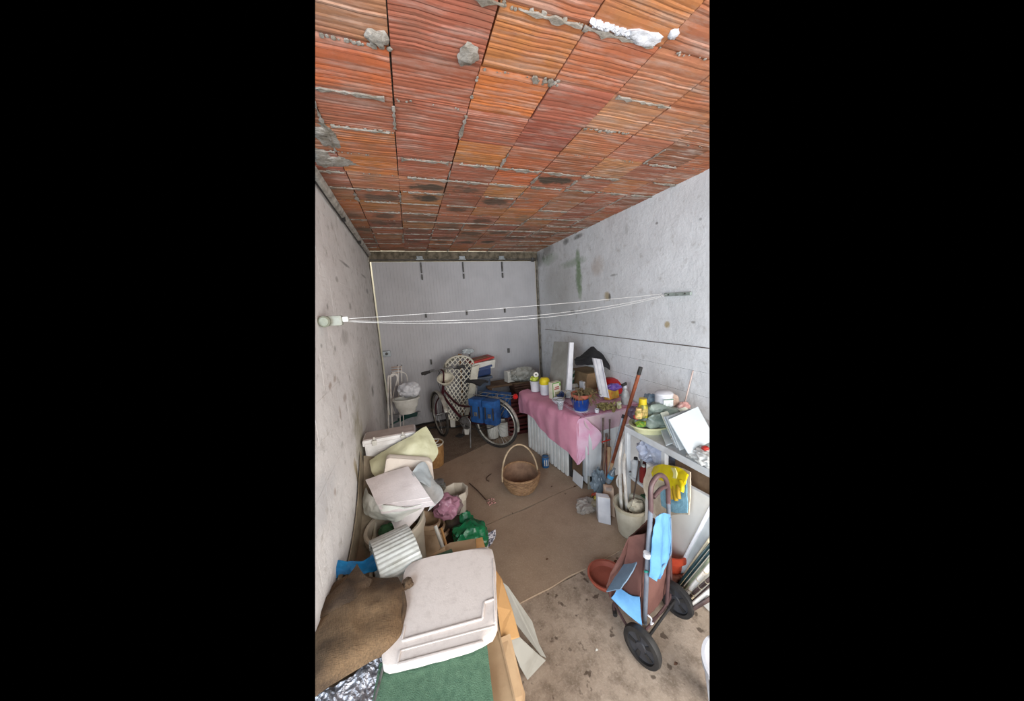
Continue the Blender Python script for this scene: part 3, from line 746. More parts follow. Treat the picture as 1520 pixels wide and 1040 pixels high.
tag(MB().blob((p.x, 4.15, p.z), (.20, .13, .11), .3, 3, 4, 15, 1.0).build('plastic_bag', mat('film_bag', (176, 176, 168), (140, 138, 128), 12, .35, .6, 25, alpha=.9), smooth=True), 'crumpled grey translucent bag on the brown crates next to the door', 'bag')
M_crate = mat('brown_crate', (96, 68, 54), (66, 46, 38), 12, .8)
for k, (px, py, w_, h_) in enumerate(((776, 572, .34, .12), (778, 583, .36, .13))):
    c = L3(px, py, 4.1); t = thing('crate', ('upper', 'lower')[k]+' of two brown slatted crates stacked beside the blue pannier', 'crate', (c.x, 4.12, c.z-h_/2), 'brown crates by the door')
    MB().box((c.x, 4.12, c.z-h_/2+.008), (w_, .26, .014)).build('bottom', M_crate, t)
    for q in range(3):
        for sy in (-1, 1): MB().box((c.x, 4.12+.125*sy, c.z-h_/2+.025+.038*q), (w_, .01, .028)).build('slat', M_crate, t)
    for sx in (-1, 1): MB().box((c.x+(w_/2-.005)*sx, 4.12, c.z), (.01, .24, h_-.01)).build('end_board', M_crate, t)
# dark things beneath: red crate, grey bag, tin
M_dred = mat('dark_red_plastic', (88, 30, 28), (62, 22, 22), 10, .6)
for k, (x, y, z) in enumerate(((1.30, 3.80, 0), (1.30, 3.80, .17), (1.32, 3.82, .34))):
    t = thing('bottle_crate', ('lowest', 'middle', 'topmost')[k]+' dark red bottle crate in the stack behind the rear wheel', 'crate', (x, y, z), 'dark red crates in the corner')
    MB().box((x, y, z+.006), (.36, .28, .012)).build('bottom', M_dred, t)
    for sy in (-1, 1):
        for zz in (.03, .09, .145): MB().box((x, y+.135*sy, z+zz), (.36, .01, .03)).build('rail', M_dred, t)
    for sx in (-1, 1): MB().box((x+.175*sx, y, z+.085), (.01, .27, .16)).build('end', M_dred, t)
for k, (px, py, h) in enumerate(((732, 644, .17), (748, 640, .20))):
    c = at(px, py, y=3.75); t = thing('white_tin', ('smaller left', 'taller right')[k]+' of two whitish tins seen through the rear wheel', 'tin', (c.x, 3.75, 0), 'tins behind the rear wheel')
    MB().lathe([(0, 0), (.075, 0), (.08, h-.01), (.083, h), (.07, h), (.07, h-.02), (0, h-.02)], (c.x, 3.75, 0), 20).build('can', M_wp, t, smooth=True)
tag(MB().blob((1.22, 4.22, .16), (.2, .12, .18), .25, 2.5, 3, 21).build('black_sack', M_blk, smooth=True), 'black sack slumped beneath the bench at the door', 'sack')
t = thing('rubber_hose', 'thin black hose lying along the foot of the garage door', 'hose', (.5, 4.45, .0))
MB().tube([(-.1, 4.5, .02), (.2, 4.42, .02), (.5, 4.3, .02), (.8, 4.38, .02), (1.0, 4.3, .02)], .016, 8, smooth=6).build('hose', M_blk, t, smooth=True)
MB().tube([(-.12, 4.505, .02), (-.06, 4.49, .02)], .021, 10).build('coupling', M_steel, t)

# ================================================================== LEFT SIDE, far part
# white tubular stand with hooks
M_tubew = mat('white_enamel', (212, 208, 202), (186, 176, 164), 12, .35)
Y0 = 4.15
def A(px, py, y=Y0): return at(px, py, y=y)
t = thing('tubular_stand', 'white tubular stand with hooked top beside the left wall', 'stand', base(A(590, 640)))
for dx in (0, 6):
    top = A(576+dx*.6, 566); bot = A(577+dx, 640); bot.z = max(bot.z, .01)
    pts = [bot, top, A(579+dx*.6, 558), A(585+dx*.4, 555), A(590, 560), A(588, 572)]
    MB().tube(pts, .011, 8, smooth=4).build('post', M_tubew, t, smooth=True)
MB().tube([A(582, 553), A(596, 552), A(603, 556), A(605, 566)], .006, 6, smooth=5).build('hook', M_tubew, t, smooth=True)
MB().tube([A(590, 560), A(585, 580), A(582, 600), A(586, 614)], .005, 6, smooth=5).build('hook', M_tubew, t, smooth=True)
for px in (591, 596): MB().tube([A(px, 543), A(px+1, 590), A(px+2, 600, 4.1), V((A(px+2, 632).x, 4.1, .02))], .006, 6).build('rod', M_tubew, t)
for py in (545, 549, 553): MB().tube([A(581, py), A(596, py-1)], .005, 6).build('cross_bar', M_wood, t)
for px in (590, 596): MB().lathe([(0, -.012), (.012, 0), (0, .012)], A(px, 542), 10).build('knob', M_steel, t)
for yy in (-.12, .12): MB().tube([V((A(583, 640).x-.03, Y0+yy, .015)), V((A(598, 632).x+.06, Y0+yy, .015))], .012, 8).build('foot', M_tubew, t)
# planter basin hung on the stand
c = A(604, 601, 4.0)
t = thing('hanging_planter', 'oblong cream planter hung on the white stand', 'planter', c+V((0, 0, -.12)))
prof = [(0, -.105), (.10, -.105), (.125, -.02), (.138, -.018), (.155, .075), (.17, .078), (.17, .098), (.148, .098), (.12, -.01), (.09, -.09), (0, -.09)]
MB().lathe(prof, c, 28, sy=.7).build('tub', M_wp, t, smooth=True)
MB().lathe([(.15, .085), (.176, .086), (.176, .1), (.15, .1)], c, 28, sy=.7).build('rim', M_wp, t, smooth=True)
cc = A(607, 578, 4.0)
tag(MB().blob(cc, (.135, .10, .105), .28, 3, 4, 31, 1.0).build('plastic_bag', mat('white_film', (208, 208, 210), (178, 180, 186), 9, .35, .5, 25), smooth=True), 'white carrier bag stuffed into the hanging planter', 'bag')
c = A(607, 617, 4.3)
t = thing('dustpan', 'dark green plastic dustpan on the floor behind the white chest', 'dustpan', c)
MB().patch([[A(590, 622, 4.3), A(605, 614, 4.3), A(620, 612, 4.3)], [A(594, 626, 4.2), A(606, 620, 4.2), A(619, 617, 4.2)]], .012, 12, 4).build('pan', mat('dark_green_plastic', (22, 72, 66), (16, 54, 50), 9, .45), t, smooth=True)
MB().tube([A(592, 624, 4.25), A(580, 630, 4.2)], .012).build('handle', mat('dark_green_plastic', (22, 72, 66)), t)
t = thing('grey_board', 'grey panel leaning on the door behind the white stand', 'board', base(A(600, 640, 4.5)))
MB().prism([A(574, 640, 4.5), A(627, 628, 4.5), A(625, 611, 4.55), A(572, 617, 4.55)], (0, .02, 0)).build('board', mat('grey_panel', (150, 150, 152), (120, 120, 122), 8, .6), t)

# tall white plastic chest
M_ch = mat('chest_white', (222, 220, 218), (200, 197, 194), 6, .45)
M_dusty = mat('dusty_lid', (184, 172, 166), (168, 154, 148), 9, .7)
t = thing('storage_chest', 'tall white plastic chest with dusty lid against the left wall', 'chest', (-.245, 2.50, 0))
MB().box((-.245, 2.50, .375), (.375, .16, .75), bev=.02).build('body', M_ch, t)
MB().box((-.245, 2.50, .775), (.395, .18, .05), bev=.012).build('lid', M_ch, t); MB().box((-.245, 2.505, .8015), (.37, .155, .004), bev=.001).build('dusty_top', M_dusty, t)
MB().box((-.245, 2.409, .755), (.36, .012, .035), bev=.003).build('lid_rim', M_ch, t)
for dx in (-.11, .10):
    l = MB().box((-.245+dx, 2.402, .775), (.035, .02, .04), bev=.005).build('latch', M_wp, t); MB().tube([(-.245+dx, 2.40, .80), (-.245+dx, 2.40, .822)], .007, 8).build('peg', M_wp, l)
MB().box((-.245, 2.415, .70), (.20, .012, .012), bev=.003).build('moulding', M_ch, t)
MB().box((-.30, 2.418, .50), (.012, .01, .34), rot=(0, .5, 0), bev=.003).build('moulding', M_ch, t)
# yellow-green translucent sheet
def poly_patch(name, label, cat, rows, mt, th=.004, n=24, m=6, amp=.006, fr=9, seed=1, fold=0, ff=8, group=None, smooth=True):
    o = MB().patch(rows, th, n, m, amp, fr, seed, smooth=smooth, fold=fold, ff=ff).build(name, mt, smooth=True, ang=60); return tag(o, label, cat, group)
M_yg = mat('yellow_film', (204, 202, 168), (184, 182, 144), 6, .4, .4, 20, trans=.15)
y1 = 2.33
poly_patch('plastic_sheet', 'yellow-green translucent plastic sheet draped over the white chest', 'plastic sheet',
    [[at(548, 683, y=2.34), at(585, 660, y=2.36), at(610, 645, y=2.37), at(632, 632, y=2.42)],
     [at(550, 692, y=2.28), at(580, 678, y=2.30), at(615, 660, y=2.30), at(645, 652, y=2.38)],
     [at(553, 702, y=2.24), at(580, 692, y=2.26), at(612, 680, y=2.26), at(651, 670, y=2.34)],
     [at(558, 706, y=2.20), at(590, 702, y=2.22), at(615, 692, y=2.24), at(643, 684, y=2.30)]], M_yg, .005, 30, 8, .014, 7, 3)
# round basket behind
c = V((.06, 3.2, 0))
c = at(645, 689, h=0)
M_tan = mat('tan_wicker', (176, 134, 84), (146, 106, 62), 14, .7, .5, 60)
t = thing('round_basket', 'tan round basket with a white rope on top near the bicycle front wheel', 'basket', c)
MB().lathe([(0, 0), (.105, 0), (.118, .10), (.122, .255), (.112, .255), (.107, .10), (.095, .015), (0, .015)], c, 28).build('body', M_tan, t, smooth=True)
MB().tube([c+V((.120*math.cos(q*PI/10), .120*math.sin(q*PI/10), .257)) for q in range(20)], .009, 6, closed=True).build('rim', M_cream, t, smooth=True)
MB().tube([c+V((.09, -.04, .25)), c+V((.0, -.07, .27)), c+V((-.08, .02, .265)), c+V((-.02, .08, .275)), c+V((.07, .05, .27)), c+V((.03, -.03, .27)), c+V((-.05, -.03, .275))], .007, 6, smooth=6).build('rope', M_wp, t, smooth=True)
# bent white pot, octagonal, in front of the basket
M_foam = mat('foam_cream', (210, 200, 188), (196, 184, 172), 6, .8, .25, 90)
M_foamw = mat('foam_white', (218, 209, 207), (204, 195, 193), 5, .8, .25, 90)
M_filmw = mat('bag_film_white', (200, 200, 198), (172, 174, 172), 8, .35, .4, 22, alpha=.88)
t = thing('foam_cushion', 'cream flat cushion standing behind the white foam sheets', 'cushion', at(605, 712, y=2.12))
MB().prism([at(569, 708, y=2.14), at(573, 682, y=2.2), at(578, 679, y=2.2), at(636, 683, y=2.2), at(642, 687, y=2.2), at(645, 716, y=2.12)], (0, .045, .01), .012).build('cushion', M_foam, t, smooth=True)
MB().tube([at(574, 682, y=2.195), at(578, 680, y=2.195), at(636, 684, y=2.195), at(641, 688, y=2.195)], .004, 6).build('seam', M_foam, t)
# polystyrene / foam wrapping sheets on the bucket
def sheet(label, quad, h, n=2, seed=1, mt=None, amp=.005, gap=.018):
    a, b_, c_, d_ = quad
    for q in range(n):
        dz = V((0, 0, -gap*q)); j = V((.014*q, -.022*q, 0))
        poly_patch('foam_sheet', label[q], 'foam sheet', [[a+dz+j, lerp(a, b_, .5)+dz+j+V((0, 0, .006)), b_+dz+j], [lerp(a, d_, .5)+dz+j, lerp(lerp(a, b_, .5), lerp(d_, c_, .5), .5)+dz+j+V((0, 0, .014)), lerp(b_, c_, .5)+dz+j], [d_+dz+j, lerp(d_, c_, .5)+dz+j, c_+dz+j]], mt or M_foamw, .006, 22, 6, amp, 6, seed+q, group='packing foam sheets on the bucket')
# top sheet corners seen at (543,712) (612,692) (640,738) (560,750)
sheet(['topmost pinkish white foam sheet lying on the bucket', 'white foam sheet second from top on the bucket', 'white foam sheet third from top on the bucket'],
      [at(543, 712, h=.62), at(606, 692, h=.66), at(638, 737, h=.58), at(560, 750, h=.56)], .6, 3, 5)
poly_patch('foam_sheet', 'loose translucent sheet sticking out to the right of the foam stack', 'foam sheet',
   [[at(618, 700, h=.60), at(630, 696, h=.6), at(645, 712, h=.56)], [at(625, 725, h=.56), at(640, 722, h=.55), at(659, 735, h=.52)], [at(628, 745, h=.52), at(638, 748, h=.51), at(634, 758, h=.49)]], M_filmw, .003, 16, 6, .008, 9, 14)
poly_patch('plastic_bag', 'blue-white clear plastic draped over the right end of the cream cushion', 'plastic sheet',
   [[at(622, 688, y=2.14), at(632, 686, y=2.17), at(640, 700, y=2.12)], [at(612, 700, y=2.06), at(632, 705, y=2.06), at(648, 722, y=2.0)], [at(620, 712, y=2.0), at(638, 722, y=1.98), at(646, 732, y=1.95)]], mat('film_blueish', (196, 204, 206), (176, 186, 190), 8, .3, .3, 20, alpha=.8), .003, 16, 6, .012, 9, 24)
# white plastic bag bulging under the sheets, in the mouth of the bucket
poly_patch('plastic_bag', 'crumpled white plastic bag bulging from the mouth of the bucket', 'bag',
   [[at(543, 722, h=.56), at(560, 745, h=.56), at(600, 752, h=.56), at(636, 745, h=.54)],
    [at(537, 745, h=.50), at(560, 757, h=.53), at(598, 759, h=.52), at(640, 741, h=.50)],
    [at(541, 762, h=.45), at(560, 767, h=.46), at(590, 770, h=.46), at(624, 754, h=.46)],
    [at(556, 766, h=.43), at(572, 772, h=.43), at(590, 775, h=.43), at(614, 762, h=.43)]], mat('bag_milky', (206, 206, 198), (180, 182, 172), 7, .4, .4, 20), .004, 34, 8, .016, 9, 33)
poly_patch('foam_sheet', 'white foam corner folded down into the beige bucket', 'foam sheet',
   [[at(570, 758, h=.44), at(600, 752, h=.46), at(636, 742, h=.48)], [at(578, 768, h=.42), at(604, 768, h=.44), at(622, 766, h=.43)], [at(586, 786, h=.40), at(594, 790, h=.40), at(606, 783, h=.41)]], M_foamw, .006, 18, 6, .004, 8, 42)
# bucket
M_beige = mat('beige_bucket', (198, 188, 170), (180, 168, 150), 5, .5, .1, 60)
bc = V((-.195, 1.92, 0))
t = thing('beige_bucket', 'big round beige plastic bucket filled with packing foam', 'bucket', bc)
MB().lathe([(0, .005), (.128, .005), (.135, .02), (.158, .33), (.160, .35), (.152, .35), (.13, .03), (.12, .02), (0, .02)], bc, 40, tilt=(0, -.05, 0)).build('body', M_beige, t, smooth=True)
MB().lathe([(.152, .335), (.180, .34), (.188, .36), (.188, .405), (.182, .412), (.165, .408), (.150, .34)], bc, 40, tilt=(0, -.08, 0)).build('rim', M_beige, t, smooth=True)
tag(MB().blob(bc+V((-.08, -.02, .385)), (.05, .04, .03), .6, 3, 3, 4).build('green_net', mat('net_green', (44, 84, 48), (30, 60, 34), 20, .7), smooth=True), 'bit of dark green netting inside the beige bucket', 'net')
tag(MB().box(bc+V((-.01, -.06, .36)), (.12, .10, .02), rot=(.2, .3, .3), bev=.004).build('white_box', M_foamw), 'small white box inside the beige bucket', 'box')
# stack of brown pots beside the bucket
M_pot = mat('beige_pot', (178, 152, 124), (154, 128, 100), 9, .7)
pc = at(642, 826, h=0)
for k in range(3):
    o = MB().lathe([(0, 0), (.075, 0), (.10, .17), (.112, .172), (.112, .20), (.098, .2), (.07, .015), (0, .015)], (pc.x-.02-.02*k, pc.y+.03, .0), 28, tilt=(-.12, .30+.03*k, 0))
    o = o.build('plant_pot', M_pot, smooth=True); o.location += V((-.015*k, 0, .045*k)); tag(o, ('outermost', 'middle', 'innermost')[k]+' light brown plant pot nested behind the bucket', 'plant pot', 'nested plant pots')
# large beige tub sides leaning on the left wall
M_tub = mat('grimy_tub', (150, 138, 118), (112, 100, 82), 6, .6, .2, 30)
t = thing('oval_tub', 'big grimy beige tub stood on edge against the left wall', 'tub', (-.40, 1.95, 0))
rows = []
for k, (xx, dz) in enumerate(((-.445, 0), (-.42, -.01), (-.36, -.03))):
    rows.append([V((xx, 2.42, .68+dz)), V((xx, 2.2, .50+dz)), V((xx, 1.95, .37+dz)), V((xx, 1.72, .33+dz)), V((xx, 1.55, .20)), V((xx, 1.52, .02))])
MB().patch(rows, .006, 24, 5).build('shell', M_tub, t, smooth=True)
MB().tube([p+V((.002, 0, 0)) for p in rows[2]], .010, 8, smooth=5).build('rim', M_cream, t, smooth=True)
t = thing('cardboard_sheet', 'bent brown sheet standing behind the beige tub', 'cardboard', (-.44, 1.75, 0))
MB().patch([[V((-.45, 2.35, .75)), V((-.45, 2.0, .52)), V((-.45, 1.75, .45)), V((-.45, 1.5, .42))], [V((-.43, 2.35, .02)), V((-.42, 2.0, .02)), V((-.42, 1.75, .02)), V((-.42, 1.5, .02))]], .006, 14, 5, .004, 5, 3).build('sheet', M_tub, t)
MB().box((-.438, 1.475, .36), (.02, .06, .34), rot=(.1, 0, 0)).build('batten', mat('old_wood', (140, 128, 104), (100, 88, 68), 20, .85, .4, 50), t)

# ================================================================== LEFT FRONT PILE
M_cardb = mat('cardboard_pile', (182, 154, 120), (160, 130, 98), 5, .85, .15, 70)
M_cardo = mat('cardboard_orange', (196, 152, 100), (178, 132, 82), 5, .85, .15, 70)
M_greycard = mat('grey_card', (160, 158, 150), (144, 141, 132), 5, .8)
def H(px, py, h): return at(px, py, h=h)
t = thing('cardboard_box', 'open brown cardboard box under the green felt and white lid', 'cardboard box', (.05, 1.12, 0))
zt = .42
bx = [H(640, 850, zt), H(722, 835, zt), H(742, 945, zt), H(745, 1075, zt), H(590, 1075, zt), H(575, 960, zt)]
bx = [V((-.13, 1.40, 0)), V((.235, 1.36, 0)), V((.20, .62, 0)), V((-.20, .62, 0))]
for q in range(4):
    a, c = bx[q], bx[(q+1) % 4]; d = (c-a).cross(V((0, 0, 1))).normalized()*.006
    MB().prism([a, c, c+V((0, 0, zt)), a+V((0, 0, zt))], d).build('side', M_cardb, t)
MB().prism([p+V((0, 0, zt-.01)) for p in bx], (0, 0, .006)).build('flap', M_cardb, t)
# flaps folded outwards over the right side
def board(parent, name, pts, th, mt, nz=(0, 0, 1), bev=0):
    n = (pts[1]-pts[0]).cross(pts[2]-pts[0]).normalized()*th
    return MB().prism(pts, n, bev).build(name, mt, parent)
board(t, 'flap', [H(736, 846, .40), H(744, 858, .39), H(760, 905, .34), H(771, 945, .29), H(757, 950, .32), H(744, 948, .36), H(738, 900, .40)], .005, M_cardo)
o = board(t, 'flap', [H(722, 955, .40), H(757, 940, .36), H(768, 985, .31), H(779, 1030, .27), H(776, 1046, .26), H(738, 1046, .36)], .005, M_cardb)
board(t, 'flap', [H(738, 862, .385), H(746, 948, .33), H(752, 945, .32), H(779, 1030, .24), H(778, 1046, .23), H(770, 1046, .25)], .004, M_cardb)
board(t, 'flap', [H(652, 815, .41), H(668, 805, .41), H(705, 799, .40), H(708, 822, .42), H(660, 835, .43)], .005, M_cardb)
board(t, 'flap', [H(706, 799, .39), H(716, 797, .37), H(723, 822, .38), H(708, 825, .41)], .005, M_cardo)
board(t, 'flap', [H(580, 860, .43), H(600, 845, .43), H(660, 812, .43), H(662, 818, .42), H(605, 852, .42)], .004, M_cardb)
t = thing('folded_card', 'folded grey card leaning on the right side of the cardboard box', 'card', (.40, 1.1, 0))
board(t, 'panel', [H(744, 862, .34), H(754, 870, .30), H(790, 922, .12), H(800, 955, .05), H(811, 976, .0), H(803, 972, .03), H(766, 925, .22)], .003, M_greycard)
board(t, 'panel', [H(757, 950, .26), H(771, 945, .25), H(800, 972, .04), H(810, 980, .004), H(783, 1009, .004), H(772, 990, .12)], .003, M_greycard)
# green felt
M_felt = mat('green_felt', (98, 130, 104), (74, 104, 82), 45, .95, .7, 260, lo=.3, hi=.7)
t = thing('green_felt', 'green felt carpet piece lying under the white lid', 'carpet', (0, 1.0, .43))
MB().patch([[H(563, 985, .47), H(620, 975, .47), H(680, 968, .47), H(722, 950, .46)], [H(552, 1050, .47), H(620, 1050, .47), H(690, 1050, .46), H(733, 1045, .44)], [H(545, 1090, .46), H(620, 1095, .46), H(690, 1095, .45), H(738, 1085, .43)]], .008, 20, 8, .003, 6, 3).build('felt', M_felt, t, smooth=True, ang=60)
MB().patch([[H(592, 852, .45), H(630, 832, .45), H(670, 815, .45)], [H(598, 870, .46), H(640, 850, .46), H(676, 830, .46)]], .008, 12, 5, .002, 6, 5).build('felt', M_felt, t, smooth=True, ang=60)
# styrofoam lid
M_sty = mat('styrofoam', (218, 206, 198), (198, 185, 177), 34, .8, .12, 130, lo=.5, hi=.85)
t = thing('polystyrene_slab', 'large white polystyrene box lid lying on the green felt', 'box lid', (0.03, 1.2, .475))
zl = .478
P = [H(612, 843, zl), H(640, 835, zl), H(700, 824, zl), H(722, 820, zl), H(731, 824, zl), H(736, 845, zl), H(738, 900, zl), H(739, 936, zl), H(731, 952, zl), H(700, 968, zl), H(660, 980, zl), H(610, 993, zl), H(578, 1001, zl), H(570, 997, zl), H(568, 985, zl), H(574, 965, zl), H(590, 905, zl), H(602, 855, zl)]
Pr = []
for q in range(len(P)):
    a, c = P[q], P[(q+1) % len(P)]; k = max(1, int((c-a).length/.02))
    for j in range(k):
        p = lerp(a, c, j/k); nn = noise.noise(p*30); ce = V((.04, 1.2, zl)); Pr.append(p + (p-ce).normalized()*nn*.003)
MB().prism(Pr, (0, 0, .036), .004).build('slab', M_sty, t, smooth=True, ang=50)
def strip2(a, b_, w_, h_, name='ridge'):
    d = (b_-a).cross(V((0, 0, 1))).normalized()*w_/2
    MB().prism([a-d, b_-d, b_+d, a+d], (0, 0, h_), h_*.35).build(name, M_sty, t, smooth=True, ang=50)
zz = zl+.034
strip2(H(597, 952, zz), H(716, 919, zz), .008, .008); strip2(H(716, 919, zz), H(719, 895, zz), .008, .008); strip2(H(719, 895, zz), H(733, 890, zz), .008, .008)
strip2(H(590, 987, zz), H(718, 953, zz), .010, .007); strip2(H(590, 987, zz), H(594, 966, zz), .008, .006); strip2(H(594, 966, zz), H(735, 929, zz), .006, .004)
strip2(H(732, 830, zz), H(735, 925, zz), .006, .006)
strip2(H(601, 930, zz), H(597, 952, zz), .006, .006)
for (px, py) in ((664, 868), (690, 862)): MB().tube([H(px, py, zz+.004)+V((.007*math.cos(q), .010*math.sin(q), -.003)) for q in [k*2*PI/14 for k in range(8 if px > 680 else 14)]], .0016, 6).build('moulded_ring', M_sty, t)
# burlap sack
M_bur = mat('burlap', (136, 108, 78), (82, 64, 47), 4, .95, 0, weave=420, lo=.35, hi=.65)
M_burd = mat('burlap_dark', (106, 84, 62), (72, 56, 42), 7, .95, 0, weave=420)  # darker burlap for flap, hem and knot
t = thing('burlap_sack', 'brown burlap sack slumped over the corner of the pile', 'sack', (-.33, 1.15, .40))
rows = [[H(440, 905, .55), H(470, 892, .54), H(495, 868, .53), H(520, 856, .53), H(545, 858, .53), H(570, 858, .53), H(590, 857, .53)],
        [H(440, 950, .56), H(470, 935, .57), H(500, 905, .58), H(535, 885, .58), H(560, 880, .57), H(580, 876, .56), H(598, 878, .53)],
        [H(440, 1000, .56), H(470, 985, .58), H(500, 955, .59), H(535, 935, .58), H(560, 925, .57), H(580, 920, .55), H(597, 912, .51)],
        [H(440, 1040, .54), H(470, 1012, .56), H(500, 990, .57), H(525, 970, .57), H(555, 955, .56), H(575, 950, .54), H(592, 942, .51)],
        [H(440, 1060, .50), H(468, 1033, .51), H(500, 1012, .51), H(525, 998, .51), H(550, 982, .51), H(568, 972, .50), H(584, 958, .49)]]
MB().patch(rows, .008, 60, 14, .010, 5, 7).build('sack', M_bur, t, smooth=True, ang=70)
MB().patch([[H(440, 915, .565), H(470, 896, .56), H(505, 868, .57), H(520, 850, .56), H(530, 836, .56)], [H(440, 925, .575), H(475, 905, .58), H(515, 880, .59), H(530, 866, .575), H(541, 852, .565)], [H(440, 935, .57), H(480, 912, .575), H(520, 893, .58), H(541, 880, .57), H(552, 860, .565)]], .006, 24, 8, .006, 8, 17).build('flap', M_burd, t, smooth=True, ang=70)
MB().tube([H(597, 880, .535), H(600, 900, .525), H(595, 925, .515), H(590, 945, .505), H(578, 962, .50)], .011, 8, smooth=5).build('hem', M_burd, t, smooth=True)
MB().blob(H(605, 865, .53), (.022, .028, .02), .4, 3, 3, 9).build('knot', M_burd, t, smooth=True)
# the crate carrying the sack
t = thing('cardboard_box', 'brown cardboard box hidden beneath the burlap sack', 'cardboard box', (-.33, 1.12, 0))
MB().box((-.325, 1.12, .215), (.22, .54, .43)).build('body', M_cardd, t); MB().box((-.325, 1.12, .433), (.225, .545, .006)).build('flap', M_cardd, t)
# silver crinkled foil
M_foil = mat('silver_foil', (196, 196, 202), (150, 148, 154), 30, .28, 1.0, 45, metal=.75)
t = thing('foil_sheet', 'crinkled silver insulating foil at the front left corner', 'foil', (-.3, 1.0, .44))
MB().patch([[H(440, 1045, .475), H(480, 1025, .48), H(520, 1002, .48), H(560, 970, .48), H(572, 975, .475)], [H(440, 1070, .47), H(480, 1040, .475), H(515, 1030, .475), H(545, 1020, .475), H(563, 1005, .47)], [H(440, 1100, .46), H(480, 1085, .465), H(510, 1075, .465), H(535, 1065, .465), H(552, 1050, .46)]], .003, 60, 22, .010, 26, 3, smooth=True).build('foil', M_foil, t)
MB().tube([H(573, 973, .482), H(566, 1000, .478), H(556, 1040, .472), H(550, 1070, .468)], .005, 6).build('edge_tape', M_steel, t)
# striped silver mat roll with blue bag
M_roll = mat('roll_silver', (192, 192, 186), (164, 162, 152), 10, .5, .2, 40)
M_rolld = mat('roll_dark', (120, 118, 112), (96, 94, 88), 10, .6)
A0 = H(572, 838, .52); A1 = H(622, 862, .44)+V((.0, .05, 0))
ax = (V((.17, .03, -.02))); 
t = thing('rolled_mat', 'rolled ribbed silver mat in front of the bucket', 'rolled mat', (-.2, 1.50, .38))
o0 = V((-.32, 1.475, .455)); axd = (H(602, 826, .42)-H(560, 848, .42)).normalized(); up_ = V((0, 0, 1)); sd = axd.cross(up_).normalized(); up_ = sd.cross(axd)
ct = H(558, 846, .435); Lr = .20
def roll_sheet(r0_, r1_, a0_, a1_, amp, th):
    n_ = 160; m_ = 3; rows = []
    for j in range(m_+1):
        u = j/m_; r_add = amp*math.sin(u*2*PI*11)
        rows.append([ct + axd*(Lr*u) + (sd*math.cos(a0_+(a1_-a0_)*q/n_)*1.5 + up_*math.sin(a0_+(a1_-a0_)*q/n_)*.95)*(r0_+(r1_-r0_)*q/n_ + amp*math.sin(q*PI/2)) for q in range(n_+1)])
    return MB().patch(rows, th, n_+1, 1, smooth=False)
roll_sheet(.128, .104, -.3, 5.9, .0035, .007).build('outer_turn', M_roll, t, smooth=True, ang=60)
roll_sheet(.088, .060, -.38, 5.2, .002, .006).build('inner_turn', M_roll, t, smooth=True, ang=60)
M_blue = mat('blue_bag', (30, 122, 176), (20, 98, 150), 10, .45, .3, 25)
poly_patch('plastic_bag', 'bright blue plastic bag tucked in the roll and spilling along the wall', 'bag',
   [[H(460, 858, .52), H(474, 838, .56), H(500, 832, .56), H(522, 832, .54), H(545, 826, .50), H(560, 818, .48), H(574, 811, .46)],
    [H(462, 872, .50), H(484, 852, .53), H(502, 844, .55), H(524, 842, .53), H(546, 838, .49), H(560, 832, .48), H(576, 822, .46)],
    [H(475, 872, .48), H(488, 866, .50), H(508, 852, .53), H(528, 852, .51), H(544, 852, .48), H(556, 850, .46), H(572, 836, .45)]], M_blue, .003, 40, 8, .014, 14, 6)
# ---------------- between bucket and box
M_gbag = mat('green_bag', (22, 116, 72), (10, 84, 50), 9, .25, .5, 22, trans=.15)
gc = V((.27, 1.93, 0))
tag(MB().blob((.245, 1.93, .125), (.13, .11, .13), .28, 3.0, 4, 12, 1.1, flat=.004).build('plastic_bag', M_gbag, smooth=True), 'shiny green plastic bag standing on the floor', 'bag')
tag(MB().blob(H(692, 772, .19), (.05, .045, .07), .35, 3, 3, 15, 1.2).build('bag_knot', M_gbag, smooth=True), 'twisted knot of the shiny green bag', 'bag top')
M_dk = mat('bag_contents', (60, 50, 44), (80, 70, 50), 20, .7)
# octagonal white pot
oc = V((.215, 2.33, 0)); M_opot = mat('octagonal_pot', (206, 198, 184), (184, 174, 158), 8, .55)
t = thing('octagonal_pot', 'whitish octagonal flower pot with pink bag in front of it', 'plant pot', oc)
MB().lathe([(0, 0), (.07, 0), (.085, .19), (.10, .20), (.105, .27), (.096, .27), (.078, .20), (.06, .015), (0, .015)], oc, 8).build('pot', M_opot, t)
c = at(652, 722, y=2.40)
t = thing('glass_jar', 'clear glass jar left of the octagonal pot', 'jar', (c.x, 2.40, .18))
MB().lathe([(0, 0), (.05, 0), (.055, .02), (.055, .12), (.04, .14), (.04, .155), (.036, .155), (.036, .138), (.05, .118), (.05, .022), (0, .01)], (c.x, 2.40, .18), 20).build('jar', mat('jar_glass', (214, 220, 216), (200, 208, 204), 9, .08, trans=.9), t, smooth=True)
MB().lathe([(.03, .0), (.042, 0), (.042, .018), (0, .018)], (c.x, 2.40, .32), 20).build('lid', M_steel, t)
t = thing('crate', 'low dark wooden crate holding the jar behind the bucket', 'crate', (c.x, 2.40, 0)); MB().box((c.x, 2.42, .085), (.16, .16, .17), bev=.004).build('body', M_cardd, t); MB().box((c.x, 2.42, .174), (.165, .165, .008)).build('top', M_cardd, t)
tag(MB().blob(at(663, 752, y=2.10), (.095, .08, .085), .32, 3, 4, 8, 1.0).build('plastic_bag', mat('pink_bag', (168, 120, 138), (140, 98, 112), 6, .35, .5, 22), smooth=True), 'crumpled pink plastic bag between bucket and octagonal pot', 'bag')
